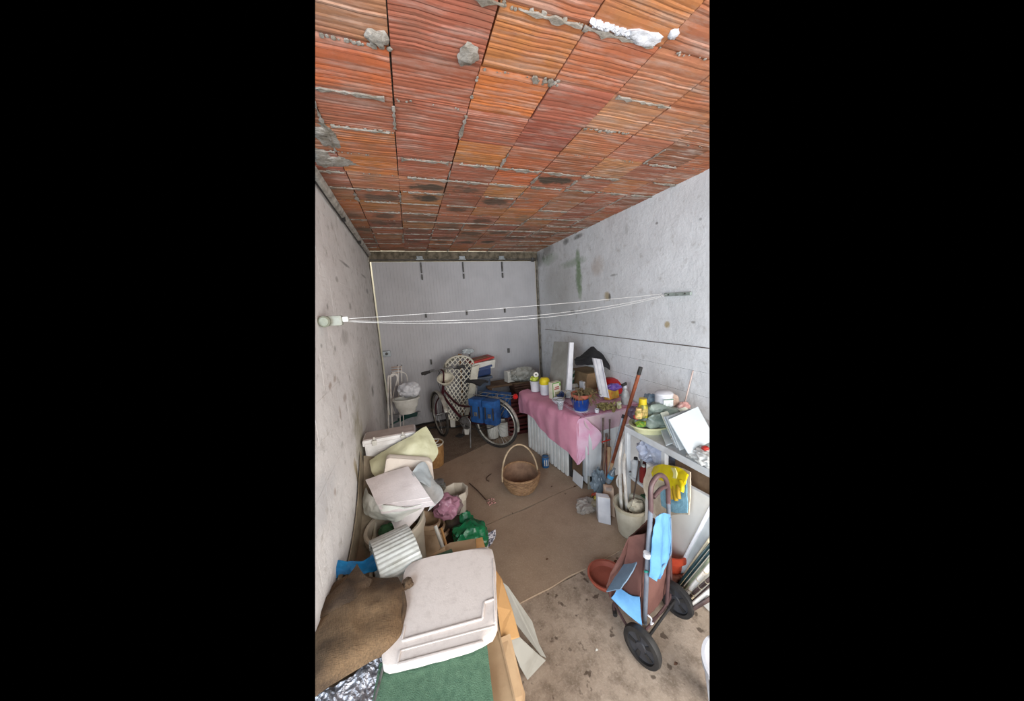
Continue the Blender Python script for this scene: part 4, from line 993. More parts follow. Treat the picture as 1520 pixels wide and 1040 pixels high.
tag(MB().blob(at(676, 748, y=2.12), (.05, .05, .07), .32, 3, 3, 18, 1.0).build('plastic_bag', mat('greyviolet_film', (130, 112, 110), (106, 90, 90), 9, .35, .5, 22), smooth=True), 'greyish see-through bag right of the pink bag', 'bag')
tag(MB().blob((.16, 2.08, .10), (.12, .08, .1), .3, 3, 3, 28, 1.0).build('dark_sack', M_dk, smooth=True), 'dark lumpy bag lying on the floor under the pink bag', 'bag')
for k, (x0, y0, x1, y1) in enumerate(((646, 780, 655, 806), (655, 784, 662, 808))):
    a = at(x0, y0, y=1.86+.03*k); c_ = at(x1, y1, y=1.80); c_ = a+(c_-a)*(a.z-.006)/(a.z-c_.z)
    b = MB(); b.tube([a, c_], .012 if k == 0 else .009, 12); tag(b.build('plastic_pipe', M_wp if k == 0 else M_cardo, smooth=True), ('short white plastic pipe', 'thin tan pipe')[k]+' sticking up between bucket and green bag', 'pipe')
# small patterned net and white cable right of the green bag
M_pat = mat('patterned_cloth', (186, 184, 190), (50, 52, 70), 60, .8, lo=.45, hi=.55)
poly_patch('patterned_cloth', 'black and white patterned cloth beside the green bag', 'cloth', [[H(724, 792, .07), H(736, 786, .06)], [H(722, 808, .02), H(735, 797, .015)], [H(722, 814, .008), H(731, 806, .006)]], M_pat, .004, 10, 5, .008, 14, 4)
MB_ = MB().tube([H(721, 781, .12), H(723, 788, .10), H(721, 800, .05), H(724, 814, .01)], .004, 6, smooth=5); tag(MB_.build('white_cable', M_wp), 'short white cable end dangling by the green bag', 'cable')

# ================================================================== FLOOR
M_wick = mat('wicker', (150, 118, 86), (120, 90, 62), 30, .75, .4, 90)
M_wickd = mat('wicker_inside', (134, 104, 82), (112, 86, 68), 20, .8)
bc2 = V((.85, 2.50, 0))
t = thing('wicker_basket', 'empty oval wicker basket with tall handle on the floor', 'basket', bc2)
a_, b_ = .178, .19; HB_ = .15
def ell(k, z, f, ph=0): 
    a = k*2*PI/36+ph; return bc2 + V((a_*f*math.cos(a)+.01, b_*f*math.sin(a), z + .02*abs(math.sin(a))*(z/HB_)))
prof = [(.0, .004), (.62, .004), (.78, .03), (.92, .08), (1.0, HB_), (.955, HB_), (.87, .08), (.72, .036), (.58, .012), (0, .012)]
b = MB(); rings = []
for f, z in prof:
    if f == 0: rings.append([b.bm.verts.new(bc2+V((0, 0, z)))]); continue
    rings.append([b.bm.verts.new(ell(k, z, f)) for k in range(36)])
for A_, B_ in zip(rings, rings[1:]):
    for q in range(36):
        q2 = (q+1) % 36
        if len(A_) == 1: b.bm.faces.new((A_[0], B_[q], B_[q2]))
        elif len(B_) == 1: b.bm.faces.new((A_[q], A_[q2], B_[0]))
        else: b.bm.faces.new((A_[q], A_[q2], B_[q2], B_[q]))
b.build('liner', M_wickd, t, smooth=True)
b = MB()
for r_ in range(9):
    z = .015+.015*r_; f = .66+.36*math.sin(min(1, z/HB_)*PI/2)
    pts = [ell(k, z + (.003 if (k+r_) % 2 else -.003), f+(.012 if (k+r_) % 2 else -.006)) for k in range(36)]
    b.tube(pts, .0055, 5, closed=True)
o = b.build('weave', M_wick, t, smooth=True); o['kind'] = 'stuff'
MB().tube([ell(k, HB_+.004, 1.0) for k in range(36)], .011, 8, closed=True).build('rim', M_wick, t, smooth=True)
hp = []
for q in range(17):
    a = PI*q/16; hp.append(bc2+V((-(a_+.005)*math.cos(a), -.02+.05*math.sin(a), HB_+.31*math.sin(a)-.02)))
MB().tube(hp, .008, 8).build('handle', mat('handle_cane', (168, 148, 120), (140, 118, 92), 20, .6), t, smooth=True)
MB().tube([p+V((0, .012, -.002)) for p in hp], .006, 6).build('handle', mat('handle_cane', (168, 148, 120)), t, smooth=True)
# blue can
c = H(810, 692, 0)
M_canb = mat('can_blue', (44, 100, 150), (30, 72, 120), 20, .35)
t = thing('blue_can', 'blue and white printed can on the floor by the ribbed panels', 'can', c)
MB().lathe([(0, 0), (.038, 0), (.04, .004), (.04, .112), (.037, .118), (0, .118)], c, 22).build('can', M_canb, t, smooth=True)
o = MB().lathe([(.0405, .02), (.0405, .095)], c, 22); o.bm.free()
b = MB()
for k in range(3):
    for q in range(6):
        an = -2.1+.5*k+.04*q; b.bm.verts.ensure_lookup_table()
    a0, a1 = -2.35+.55*k, -2.12+.55*k
    pts = [c+V((.0408*math.cos(a), .0408*math.sin(a), z)) for a, z in ((a0, .025), (a1, .025), (a1, .095), (a0, .095))]
    b._add(pts, [(0, 1, 2, 3)])
b.build('print', M_wp, t); MB().lathe([(.034, .118), (.040, .118), (.040, .122), (.034, .122)], c, 22).build('rim', M_steel, t)
# dried flower stick
a, c_ = H(697, 717, .012), H(722, 742, .012)
t = thing('dried_flower', 'dried pink flower on a dark stick lying on the floor', 'flower', H(718, 740, 0))
MB().tube([a, H(709, 728, .016), c_], .005, 6).build('stem', mat('stick_dark', (70, 48, 38), (50, 34, 26), 20, .8), t)
b = MB(); rf = random.Random(4); hc = H(729, 745, .02)
for q in range(34): b.blob(hc+V((rf.uniform(-.035, .035), rf.uniform(-.035, .035), rf.uniform(-.01, .015))), (.006, .006, .004), .3, 3, 1, q)
o = b.build('petals', mat('petal_pink', (196, 150, 142), (160, 108, 100), 40, .8), t); o['kind'] = 'stuff'
t = tag(MB().tube([H(729, 703, .006), H(723, 708, .01), H(722, 712, .008), H(726, 714, .006)], .004, 6, smooth=4).build('bent_twig', mat('stick_dark', (70, 48, 38))), 'small hooked twig on the floor near the basket', 'twig')
M_leaf = mat('dry_leaf', (90, 60, 40), (66, 44, 32), 30, .8)
for k, (px, py, s_, lab) in enumerate(((914, 834, .022, 'brown dry leaf on the concrete beside the terracotta saucer'), (853, 722, .014, 'tiny brown leaf beside the clear bag'), (690, 726, .008, 'dark crumb near the tip of the dried flower stick'),
      (819, 722, .008, 'dark crumb on the slab right of the wicker basket'), (812, 830, .010, 'dark fleck in the middle of the pale slab'), (886, 965, .008, 'pale chip on the near rough concrete'), (1003, 985, .012, 'dark leaf scrap near the front right corner'), (944, 822, .010, 'small dark scrap behind the shopping trolley bag'))):
    p = H(px, py, .002); mt = M_leaf if k != 5 else M_wp
    rows = [[p+V((-s_, 0, 0)), p+V((0, s_*.5, .006)), p+V((s_, 0, .001))], [p+V((-s_, -.001, 0)), p+V((0, -s_*.6, .003)), p+V((s_, -.001, .001))]]
    tag(MB().patch(rows, .0015, 8, 3, .001, 20, k).build('dry_leaf' if s_ > .012 else 'debris', mt), lab, 'leaf' if s_ > .012 else 'debris')
# terracotta saucer
M_ter = mat('terracotta', (164, 88, 70), (144, 76, 60), 9, .7)
c = V((1.0, 1.38, 0))
t = thing('terracotta_saucer', 'terracotta plant saucer tipped on the floor behind the trolley', 'saucer', c)
MB().lathe([(0, 0), (.085, 0), (.10, .006), (.115, .035), (.118, .04), (.110, .04), (.096, .012), (.08, .008), (0, .008)], c+V((0, 0, .012)), 36, tilt=(.05, .08, 0), sy=.9).build('dish', M_ter, t, smooth=True)
MB().lathe([(.108, .038), (.119, .036), (.119, .044), (.108, .044)], c+V((0, 0, .012)), 36, tilt=(.05, .08, 0), sy=.9).build('rim', mat('terracotta_rim', (176, 92, 72), (156, 80, 62), 9, .6), t, smooth=True)

# ================================================================== TABLE WITH THE PINK CLOTH
TX0, TX1, TY0, TY1, TH = 1.415, 2.08, 2.225, 3.33, .715
M_cab = mat('white_cabinet', (206, 208, 210), (188, 189, 190), 4, .5)
t = thing('white_cabinet', 'low white cabinet beneath the pink tablecloth', 'cabinet', (1.75, 2.8, 0))
MB().box(((TX0+TX1)/2, (TY0+TY1)/2+.005, TH/2+.02), (TX1-TX0-.03, TY1-TY0-.03, TH-.05), bev=.006).build('body', M_cab, t)
MB().box(((TX0+TX1)/2, (TY0+TY1)/2, TH-.012), (TX1-TX0, TY1-TY0, .024), bev=.004).build('top', M_cab, t)
MB().box(((TX0+TX1)/2, (TY0+TY1)/2, .03), (TX1-TX0-.08, TY1-TY0-.08, .06)).build('plinth', M_cardd, t)
MB().box((1.60, TY0-.0, .37), (.30, .012, .60), bev=.003).build('door', M_cab, t)
b = MB().box((1.475, TY0-.0, .06), (.09, .012, .14), bev=.002); b.build('vent', M_greycard, t)
# ribbed panels leaning on its left side: separate boards
M_pvc = mat('pvc_slat', (220, 220, 217), (202, 202, 198), 5, .5)
n = 12
t = thing('ribbed_panel', 'row of white ribbed slats leaning on the cabinet under the tablecloth', 'panel', (1.31, 2.85, 0))
for q in range(n):
    u = (q+.5)/n; y = lerp(2.475, 3.27, u); x = lerp(1.362, 1.246, u)
    p = V((x, y, .006)); tp = V((x+.012, y, .60)); d = V((.010, -.066, 0)).normalized()*.022
    MB().prism([p-d, p+d, tp+d, tp-d], (.022, .003, 0), .003).build('slat', M_pvc, t)
MB().prism([V((1.390, 2.45, .006)), V((1.271, 3.29, .006)), V((1.283, 3.29, .60)), V((1.402, 2.45, .60))], (.006, 0, 0)).build('gap_shade_sheet', M_blk, t)  # added black sheet, gives the gaps between the slats their shade
t = thing('cardboard_piece', 'brown cardboard strip between ribbed panels and cabinet corner', 'cardboard', (1.39, 2.4, 0))
MB().prism([V((1.40, 2.28, .10)), V((1.385, 2.43, .10)), V((1.40, 2.43, .42)), V((1.408, 2.28, .42))], (.006, .001, 0)).build('sheet', M_cardd, t)
MB().prism([V((1.385, 2.25, .006)), V((1.375, 2.40, .006)), V((1.39, 2.40, .12)), V((1.398, 2.25, .12))], (-.01, .001, 0), .002).build('offcut', M_cab, t)
# tablecloth
M_pink = mat('pink_cloth', (202, 142, 160), (186, 120, 142), 4, .75, .15, 120, lo=.35, hi=.7)
M_pinkl = mat('pink_cloth_pale', (212, 178, 196), (204, 150, 176), 7, .75, .1, 120)
M_pstripe = mat('cloth_stripe', (160, 82, 104), (176, 110, 124), 12, .75)
t = thing('tablecloth', 'pink tablecloth draped over the low white cabinet', 'tablecloth', (1.75, 2.8, TH+.004))
z = TH+.004
MB().patch([[V((TX0-.01, TY1, z)), V((TX1, TY1, z))], [V((TX0-.012, TY0-.008, z)), V((TX1, TY0-.008, z))]], .004, 20, 20, .002, 6, 3, smooth=False).build('top', M_pinkl, t, smooth=True)
xs = TX0-.016
hem = [at(771, 612, x=1.205), at(780, 614, x=1.21), at(790, 619, x=1.222), at(799, 632, x=1.24), at(812, 646, x=1.262), at(824, 657, x=1.285), at(836, 665, x=1.305), at(848, 677, x=1.335), at(858, 690, x=1.375)]
topl = [at(783, 577, h=z), V((xs, 3.1, z)), V((xs, 2.9, z)), V((xs, 2.7, z)), V((xs, 2.5, z)), V((xs, 2.35, z)), V((xs, TY0-.008, z))]
mid = [V((b_.x-.004, lerp(a, b_, .5).y, a.z-.05)) for a, b_ in zip(resample(topl, 9), resample(hem, 9))]
MB().patch([topl, mid, hem], .004, 60, 8, .010, 5, 9, fold=.005, ff=6).build('drape', M_pink, t, smooth=True, ang=70)
c0 = V((xs, TY0-.010, z))
MB().patch([[c0+V((-.012, .004, 0)), c0+V((.003, -.003, -.002))], [mid[-1]+V((-.010, .01, 0)), at(876, 627, y=TY0-.045)], [lerp(mid[-1], hem[-1], .45)+V((-.012, .01, 0)), at(893, 650, y=TY0-.055)], [hem[-1]+V((-.008, .004, 0)), hem[-1]+V((.012, -.006, .01))]], .004, 22, 10, .002, 9, 5, fold=.003, ff=2).build('corner_drape', M_pinkl, t, smooth=True, ang=70)
MB().patch([[c0, V((TX1, TY0-.010, z))], [V((xs+.01, TY0-.016, z-.08)), V((TX1, TY0-.016, z-.08))], [V((xs+.09, TY0-.018, z-.16)), V((TX1, TY0-.018, z-.14))]], .004, 30, 5, .003, 6, 5, fold=.004, ff=5).build('front_drape', mat('cloth_greypink', (186, 164, 168), (170, 140, 150), 6, .75), t, smooth=True, ang=70)
for dy, wd in ((.03, .010), (.055, .005), (.30, .008), (.33, .008)):
    MB().box(((TX0+TX1)/2, TY0+dy, z+.0035), (TX1-TX0-.02, wd, .002)).build('stripe', M_pstripe, t)
for dx in (.03, .05): MB().box((TX0+dx, (TY0+TY1)/2, z+.0035), (.006, TY1-TY0-.04, .002)).build('stripe', M_pstripe, t)
ZT = z+.005
def T(px, py): return at(px, py, h=ZT)
# white jugs at the far corner
M_jw = mat('jug_white', (208, 208, 212), (190, 190, 196), 9, .4)
M_yel = mat('yellow_plastic', (206, 186, 34), (188, 162, 24), 12, .45)
M_ygr = mat('yellowgreen_cloth', (186, 194, 88), (160, 176, 50), 30, .7)
c = T(795, 580)
t = thing('white_tub', 'white tub with yellow-green cloth and a paper roll on top, leftmost on the table', 'tub', c)
MB().lathe([(0, 0), (.05, 0), (.055, .01), (.062, .12), (.066, .125), (.06, .13), (.05, .02), (0, .02)], c, 26).build('body', M_jw, t, smooth=True)
MB().blob(c+V((-.005, 0, .155)), (.055, .05, .035), .35, 3, 3, 3, 1.0).build('cloth', M_ygr, t, smooth=True)
MB().lathe([(.010, -.02), (.030, -.02), (.031, .02), (.010, .02), (.010, -.02)], c+V((.008, -.01, .205)), 20, axis=(-.2, -1, .15)).build('paper_roll', M_wp, t, smooth=True)
MB().tube([c+V((.008, .008, .205)), c+V((.005, -.028, .207))], .009, 10).build('roll_core', M_blk, t)
c = T(809, 585)
t = thing('white_jug', 'white jug with bulging yellow lid beside the carton', 'jug', c)
MB().lathe([(0, 0), (.046, 0), (.052, .01), (.058, .12), (.06, .125), (.055, .128), (.045, .02), (0, .02)], c, 26).build('body', M_jw, t, smooth=True)
MB().lathe([(.058, .125), (.062, .135), (.058, .18), (.04, .20), (0, .205)], c, 26).build('lid', M_yel, t, smooth=True)
MB().tube([c+V((.055, -.02, .11)), c+V((.085, -.03, .09)), c+V((.08, -.03, .04)), c+V((.052, -.02, .03))], .007, 8, smooth=4).build('handle', M_jw, t, smooth=True)
# carton
c = T(824, 590)
t = thing('food_carton', 'upright white carton with green edges and faded red print', 'carton', c)
rz = .28
MB().box(c+V((0, 0, .092)), (.125, .06, .184), rot=(0, 0, rz), bev=.003).build('carton', mat('carton_white', (214, 208, 190), (196, 188, 166), 9, .6), t)
Rz = Matrix.Rotation(rz, 3, 'Z')
def facebox(cc, u, v, w_, h_, mt, nm, off=-.0315):
    MB().box(c + Rz @ V((u, off, v)), (w_, .002, h_), rot=(0, 0, rz)).build(nm, mt, t)
facebox(c, -.056, .09, .010, .17, mat('print_green', (104, 150, 70), (80, 124, 56), 20, .6), 'green_border'); facebox(c, 0, .176, .12, .012, mat('print_green', (104, 150, 70)), 'green_border')
facebox(c, .05, .15, .02, .03, mat('print_green', (104, 150, 70)), 'leaf_print'); facebox(c, .005, .128, .06, .010, mat('print_red', (176, 92, 92), (150, 70, 70), 40, .6), 'red_print'); facebox(c, .0, .108, .07, .012, mat('print_red', (176, 92, 92)), 'red_print')
facebox(c, .01, .05, .07, .05, mat('print_photo', (176, 166, 130), (120, 110, 90), 50, .6), 'picture_print')
# dark blue cluster, bowls, glass
M_nav = mat('navy_thing', (36, 52, 92), (20, 30, 56), 40, .6)
tag(MB().blob(T(832, 592)+V((.01, -.01, .045)), (.045, .035, .03), .7, 4, 3, 6).build('blue_scrap', M_nav, smooth=True), 'crumpled navy and white scrap in front of the carton', 'scrap')
c = T(829, 598)
t = thing('small_bowl', 'small white chipped bowl in front of the carton', 'bowl', c)
MB().lathe([(0, 0), (.035, 0), (.065, .03), (.07, .045), (.064, .045), (.035, .008), (0, .008)], c, 24).build('bowl', M_jw, t, smooth=True)
MB().blob(c+V((.01, -.01, .04)), (.04, .03, .012), .6, 4, 2, 6).build('residue', M_greycard, t, smooth=True)
c = T(832, 607)
t = thing('plastic_cup', 'clear plastic cup at the left edge of the table', 'cup', c)
MB().lathe([(0, 0), (.022, 0), (.026, .01), (.036, .085), (.038, .085), (.038, .088), (.033, .086), (.023, .012), (0, .006)], c, 22).build('cup', mat('clear_plastic', (225, 230, 234), (205, 212, 218), 9, .12, trans=.75), t, smooth=True)
MB().lathe([(.036, .084), (.040, .084), (.040, .090), (.036, .090)], c, 22).build('rim', M_jw, t, smooth=True)
tag(MB().blob(T(852, 588)+V((0, .04, .03)), (.14, .11, .045), .35, 3, 4, 26, 1.1, flat=ZT).build('plastic_bag', M_filmw, smooth=True), 'crumpled clear film lying behind the blue flowerpot', 'bag')
tag(MB().blob(T(856, 577)+V((-.02, .02, .035)), (.10, .03, .03), .35, 3, 3, 27, 1.1).build('paper_wad', M_wp, smooth=True), 'crumpled white paper behind the clear film', 'paper')
# blue pot with terracotta pot and dry plant
c = T(867, 611)+V((0, .05, 0))
t = thing('blue_flowerpot', 'royal blue flowerpot on a white saucer at the table corner', 'flowerpot', c)
M_rb = mat('royal_blue', (28, 72, 150), (20, 56, 124), 7, .35)
MB().lathe([(0, .008), (.062, .008), (.068, .02), (.092, .125), (.096, .13), (.088, .13), (.062, .02), (0, .02)], c, 32, tilt=(0, -.06, 0)).build('pot', M_rb, t, smooth=True)
MB().lathe([(0, 0), (.07, 0), (.08, .012), (.074, .012), (0, .006)], c, 28).build('saucer', M_jw, t, smooth=True)
c2 = c+V((.006, -.002, .085))
t = thing('terracotta_pot', 'terracotta pot of dried plants sitting in the royal blue flowerpot', 'flowerpot', c2)
MB().lathe([(0, 0), (.06, 0), (.078, .06), (.10, .062), (.102, .088), (.092, .088), (.075, .06), (0, .055)], c2, 32).build('pot', M_ter, t, smooth=True)
MB().lathe([(0, .07), (.06, .078), (.088, .072)], c2, 20).build('soil', M_dk, t)
M_dry = mat('dry_plant', (118, 102, 72), (88, 76, 50), 40, .85)
b = MB(); rp = random.Random(9)
for q in range(90):
    a = rp.uniform(-1.6, 1.6) if q < 60 else rp.uniform(0, 6.28); r1 = rp.uniform(.02, .075); p0_ = c2+V((r1*math.cos(a), r1*math.sin(a), .075))
    L_ = rp.uniform(.05, .14); p1_ = p0_+V((math.cos(a)*L_*.5, math.sin(a)*L_*.4, rp.uniform(.005, .05))); p2_ = p1_+V((math.cos(a)*L_*.45+.02, math.sin(a)*L_*.3, -rp.uniform(.02, .13)))
    if p2_.z < ZT+.01: p2_.z = ZT+.01
    b.tube([p0_, p1_, p2_], .0022, 4, smooth=2)
o = b.build('dried_stems', M_dry, t); o['kind'] = 'stuff'
b = MB()
for q in range(60): b.blob(c2+V((rp.uniform(.0, .13), rp.uniform(-.08, .06), rp.uniform(.04, .10))), (.012, .010, .006), .6, 3, 1, q)
o = b.build('dried_leaves', mat('dry_leaves_pot', (134, 116, 78), (96, 80, 52), 40, .85), t); o['kind'] = 'stuff'
t = thing('small_cup', 'tiny white cup by the foot of the blue flowerpot', 'cup', T(886, 612)); c = T(886, 612)
MB().lathe([(0, 0), (.018, 0), (.022, .035), (.019, .035), (.015, .005), (0, .005)], c, 16).build('cup', M_jw, t, smooth=True)
# heap of yellow dried leaves right of the pot
b = MB()
for q in range(110):
    p = T(902, 607)+V((rp.gauss(0, .05), rp.gauss(.02, .045), 0)); p.z = ZT+.006+abs(rp.gauss(0, .018)); b.blob(p, (.018, .014, .004), .6, 3, 1, q, rot=(rp.random()*3, rp.random()*3, 0))
o = b.build('dried_leaves', mat('yellow_leaves', (150, 138, 88), (112, 98, 60), 40, .85)); tag(o, 'loose heap of yellowish dried leaves at the front edge of the table', 'leaves', kind='stuff')
c = T(919, 606); t = thing('seed_packet', 'small cream packet standing at the front edge of the table', 'packet', c)
MB().box(c+V((0, 0, .035)), (.045, .02, .07), rot=(-.1, 0, .3), bev=.003).build('packet', mat('packet_cream', (206, 196, 160), (120, 130, 80), 60, .6), t); MB().box(c+V((0, -.012, .05)), (.045, .004, .018), rot=(-.1, 0, .3)).build('header', M_wp, t)
c = T(905, 592)+V((.02, 0, 0)); t = thing('plant_food_bag', 'yellow and orange printed bag with purple top behind the dried leaves', 'packet', c)
MB().box(c+V((0, 0, .06)), (.17, .07, .12), rot=(-.2, .05, .2), bev=.02).build('bag', mat('bag_yellow', (200, 168, 58), (190, 110, 50), 26, .5, .3, 30), t, smooth=True)
MB().blob(c+V((.02, -.005, .125)), (.095, .045, .04), .3, 3, 3, 9).build('top', mat('purple_plastic', (96, 64, 156), (140, 112, 180), 30, .4), t, smooth=True)
c = at(908, 572, y=2.72)
t = thing('red_bowl', 'upturned red plastic bowl behind the white gutter', 'bowl', V((c.x, 2.72, ZT)))
MB().lathe([(.15, 0), (.158, .004), (.152, .03), (.13, .095), (.08, .13), (0, .14)], (c.x, 2.72, ZT+.03), 32).build('bowl', mat('bright_red', (184, 34, 38), (160, 26, 30), 7, .35), t, smooth=True); MB().lathe([(.148, 0), (.166, 0), (.166, .010), (.148, .010)], (c.x, 2.72, ZT+.026), 32).build('rim', mat('bright_red', (184, 34, 38)), t, smooth=True)
MB().box((c.x, 2.72, ZT+.013), (.2, .16, .026)).build('foot', M_cardd, t)
c = at(868, 565, y=3.02)
t = thing('white_label_box', 'small white box with writing-free face beside the green cups', 'box', (c.x, 3.02, ZT)); 
bpy.data.objects.remove(t)
t = thing('small_box', 'small white box beside the stacked green-rimmed pots', 'box', (1.80, 3.0, ZT))
MB().box((1.86, 2.92, ZT+.06), (.09, .07, .12), rot=(0, 0, .2), bev=.003).build('carton', M_jw, t); MB().box((1.86, 2.884, ZT+.09), (.06, .002, .03), rot=(0, 0, .2)).build('print', M_greycard, t)
# stack of pots
c = V((1.69, 2.98, ZT)); t = thing('nested_pots', 'stack of dark green and white pots beside the tall white panel', 'plant pot', c)
MB().lathe([(0, 0), (.04, 0), (.05, .1), (.044, .1), (0, .09)], c, 24).build('pot', M_jw, t, smooth=True)
for k in range(4):
    MB().lathe([(0, .0), (.046, 0), (.058, .045), (.064, .046), (.064, .060), (.056, .060), (0, .04)], c+V((.004*k, 0, .085+.036*k)), 24).build('pot', mat('pot_green_dark', (38, 78, 62), (26, 58, 46), 9, .5) if k % 2 == 0 else mat('pot_grey', (150, 156, 148), (120, 126, 116), 9, .5), t, smooth=True)
# tall white panel (drawer front) and its grey face
M_gface = mat('grey_face', (164, 163, 156), (146, 144, 136), 5, .7)
t = thing('tall_board', 'tall grey board with white front edge standing at the back of the table', 'board', at(845, 560, y=2.85))
a0, a1 = at(840, 573, y=2.80), at(849, 508, y=2.96)
b0, b1 = at(813, 556, y=3.24), at(822, 507, y=3.42)
a0.z = ZT; b0.z = ZT
MB().prism([a0, b0, b1, a1], (.02, .012, 0), .002).build('face', M_gface, t)
e0, e1, e2, e3 = a0, at(848, 571, y=2.79), at(852, 508, y=2.95), at(846, 508, y=2.955)
e1.z = ZT
MB().prism([e0, e1, e2, e3], (0, .03, 0), .003).build('edge', M_jw, t)
# cardboard box with black fabric
t = thing('cardboard_box', 'brown cardboard box against the right wall under black fabric', 'cardboard box', (1.95, 2.95, ZT))
MB().box((1.97, 3.03, ZT+.11), (.26, .34, .22), rot=(0, 0, .05), bev=.003).build('body', mat('cardboard_mid', (140, 114, 84), (120, 96, 70), 6, .85), t); MB().box((1.97, 2.86, ZT+.17), (.24, .012, .10), rot=(.25, 0, .05)).build('flap', mat('cardboard_mid', (140, 114, 84)), t)
M_bf = mat('black_fabric', (34, 34, 38), (22, 22, 26), 8, .7, .3, 40)
poly_patch('black_fabric', 'black fabric cover heaped on the cardboard box', 'fabric',
   [[at(852, 532, y=2.98), at(862, 527, y=3.1), at(879, 515, y=3.1), at(896, 523, y=3.05), at(904, 533, y=2.95)],
    [at(853, 538, y=2.84), at(866, 533, y=2.86), at(880, 526, y=2.88), at(894, 529, y=2.84), at(904, 540, y=2.78)],
    [at(856, 541, y=2.80), at(866, 541, y=2.78), at(880, 541, y=2.77), at(892, 541, y=2.75), at(905, 549, y=2.72)]], M_bf, .008, 34, 8, .012, 8, 4)
# white gutter piece
t = thing('gutter', 'white plastic gutter piece leaning on the table stuff, channel facing out', 'gutter', at(895, 590, y=2.42))
g0, g1, h0, h1 = at(890, 588, y=2.38), at(903, 590, y=2.36), at(879, 531, y=2.62), at(892, 533, y=2.60)
MB().prism([g0, g1, h1, h0], (.004, .012, 0), .002).build('channel', M_jw, t)
for (a, c_, k) in ((g0, h0, 0), (g1, h1, 1)):
    w_ = (g1-g0).normalized()*.008*(1 if k == 0 else -1); o_ = V((-.004, -.026, .0)); MB().prism([a, a+w_, c_+w_, c_], o_, .002).build('lip', M_jw, t)
MB().tube([lerp(g0, g1, .45)+V((0, -.004, 0)), lerp(h0, h1, .45)+V((0, -.004, 0))], .006, 6).build('rib', M_jw, t)
# spray bottle and canes
c = at(930, 600, h=ZT); c.y += .02
t = thing('spray_bottle', 'clear spray bottle with black trigger at the front right of the table', 'spray bottle', c)
MB().lathe([(0, 0), (.035, 0), (.04, .01), (.04, .09), (.03, .125), (.014, .15), (.014, .165), (.010, .165), (.010, .15), (.026, .122), (.036, .088), (.034, .012), (0, .008)], c, 24).build('bottle', mat('bottle_clear', (206, 206, 206), (176, 176, 176), 20, .2, trans=.5), t, smooth=True)
MB().lathe([(0, .163), (.018, .163), (.018, .185), (.012, .19), (0, .19)], c, 16).build('collar', M_jw, t, smooth=True)
MB().box(c+V((-.012, 0, .202)), (.065, .024, .026), rot=(0, -.15, .2), bev=.006).build('head', M_blk, t, smooth=True); MB().tube([c+V((-.025, 0, .19)), c+V((-.035, 0, .165)), c+V((-.028, 0, .15))], .004, 6).build('trigger', M_blk, t)
for k, px in enumerate((929, 933)):
    tag(MB().tube([at(px+7, 582, y=2.45), at(px, 551, y=2.55)], .004, 6).build('cane', mat('pink_cane', (176, 112, 104), (150, 90, 84), 20, .6)), ('left', 'right')[k]+' of two thin pinkish canes above the spray bottle', 'cane', 'thin canes')

# ================================================================== POLES AND BOARDS BETWEEN TABLE AND SHELF
M_brn = mat('orange_brown', (136, 74, 48), (104, 54, 36), 14, .5)
M_tanw = mat('tan_handle', (178, 146, 112), (150, 118, 86), 16, .7)
t = thing('broom_handle', 'long orange-brown pole with dark cap leaning on the shelf corner', 'pole', (1.45, 2.05, 0))
pA = at(895, 733, h=.01); pB = at(949, 552, y=1.74); pM = lerp(pA, pB, .27)
MB().tube([pM, pB], .0135, 12).build('pole', M_brn, t, smooth=True); MB().tube([lerp(pA, pB, .985), pB+(pB-pA).normalized()*.04], .0155, 12).build('cap', M_blk, t, smooth=True)
MB().tube([pA, lerp(pA, pB, .29)], .011, 12).build('lower_shaft', M_tanw, t, smooth=True); MB().tube([lerp(pA, pB, .27), lerp(pA, pB, .30)], .0155, 12).build('sleeve', M_tanw, t)
def pole(label, name, cat, pts, r, mt, sm=0, grp=None, tip=None):
    t = thing(name, label, cat, pts[0], grp); MB().tube(pts, r, 10, smooth=sm).build('shaft', mt, t, smooth=True)
    if tip: MB().tube([pts[-1], pts[-1]+(pts[-1]-pts[-2]).normalized()*.03], r*1.25, 10).build('tip', tip, t)
    return t
M_irn = mat('rusty_iron', (96, 82, 74), (70, 56, 50), 20, .6, metal=.3)
pole('grey metal tube leaning left of the orange-brown pole', 'metal_tube', 'tube', [at(903, 700, y=2.05), at(924, 620, y=2.03)], .009, mat('grey_tube', (168, 174, 182), (140, 146, 152), 20, .3, metal=.4), tip=M_blk)
pole('left of two dark iron rods standing in front of the cabinet', 'iron_rod', 'rod', [at(893, 712, y=2.08), at(895, 625, y=2.16)], .007, M_irn, tip=M_irn, grp='iron rods')
pole('right of two dark iron rods standing in front of the cabinet', 'iron_rod', 'rod', [at(903, 706, y=2.08), at(905, 627, y=2.14)], .007, M_irn, tip=M_irn, grp='iron rods')
t = pole('brown bamboo stake with red tie in front of the cabinet', 'stake', 'stake', [at(894, 728, y=2.04), at(899, 655, y=2.12)], .012, mat('stake_brown', (120, 94, 78), (92, 68, 54), 20, .8))
MB().tube([at(893, 656, y=2.1), at(906, 652, y=2.1)], .006, 6).build('tie', M_red, t)
pole('second greyish-brown stake touching the cabinet corner', 'stake', 'stake', [at(888, 730, y=2.07), at(897, 664, y=2.13)], .012, mat('stake_grey', (134, 120, 108), (104, 90, 78), 20, .8), tip=M_dk)
pole('short thick tan stake behind the broom handle', 'stake', 'stake', [at(905, 722, y=2.02), at(904, 668, y=2.1)], .018, M_tanw, tip=M_tanw)
pole('reddish stake between iron rods and metal tube', 'stake', 'stake', [at(901, 716, y=2.05), at(900, 648, y=2.14)], .010, mat('stake_red', (116, 62, 48), (90, 44, 36), 20, .8), tip=M_irn)
t = thing('glass_bottle', 'blue-tinted water bottle lying among the stakes', 'bottle', at(905, 712, y=1.98))
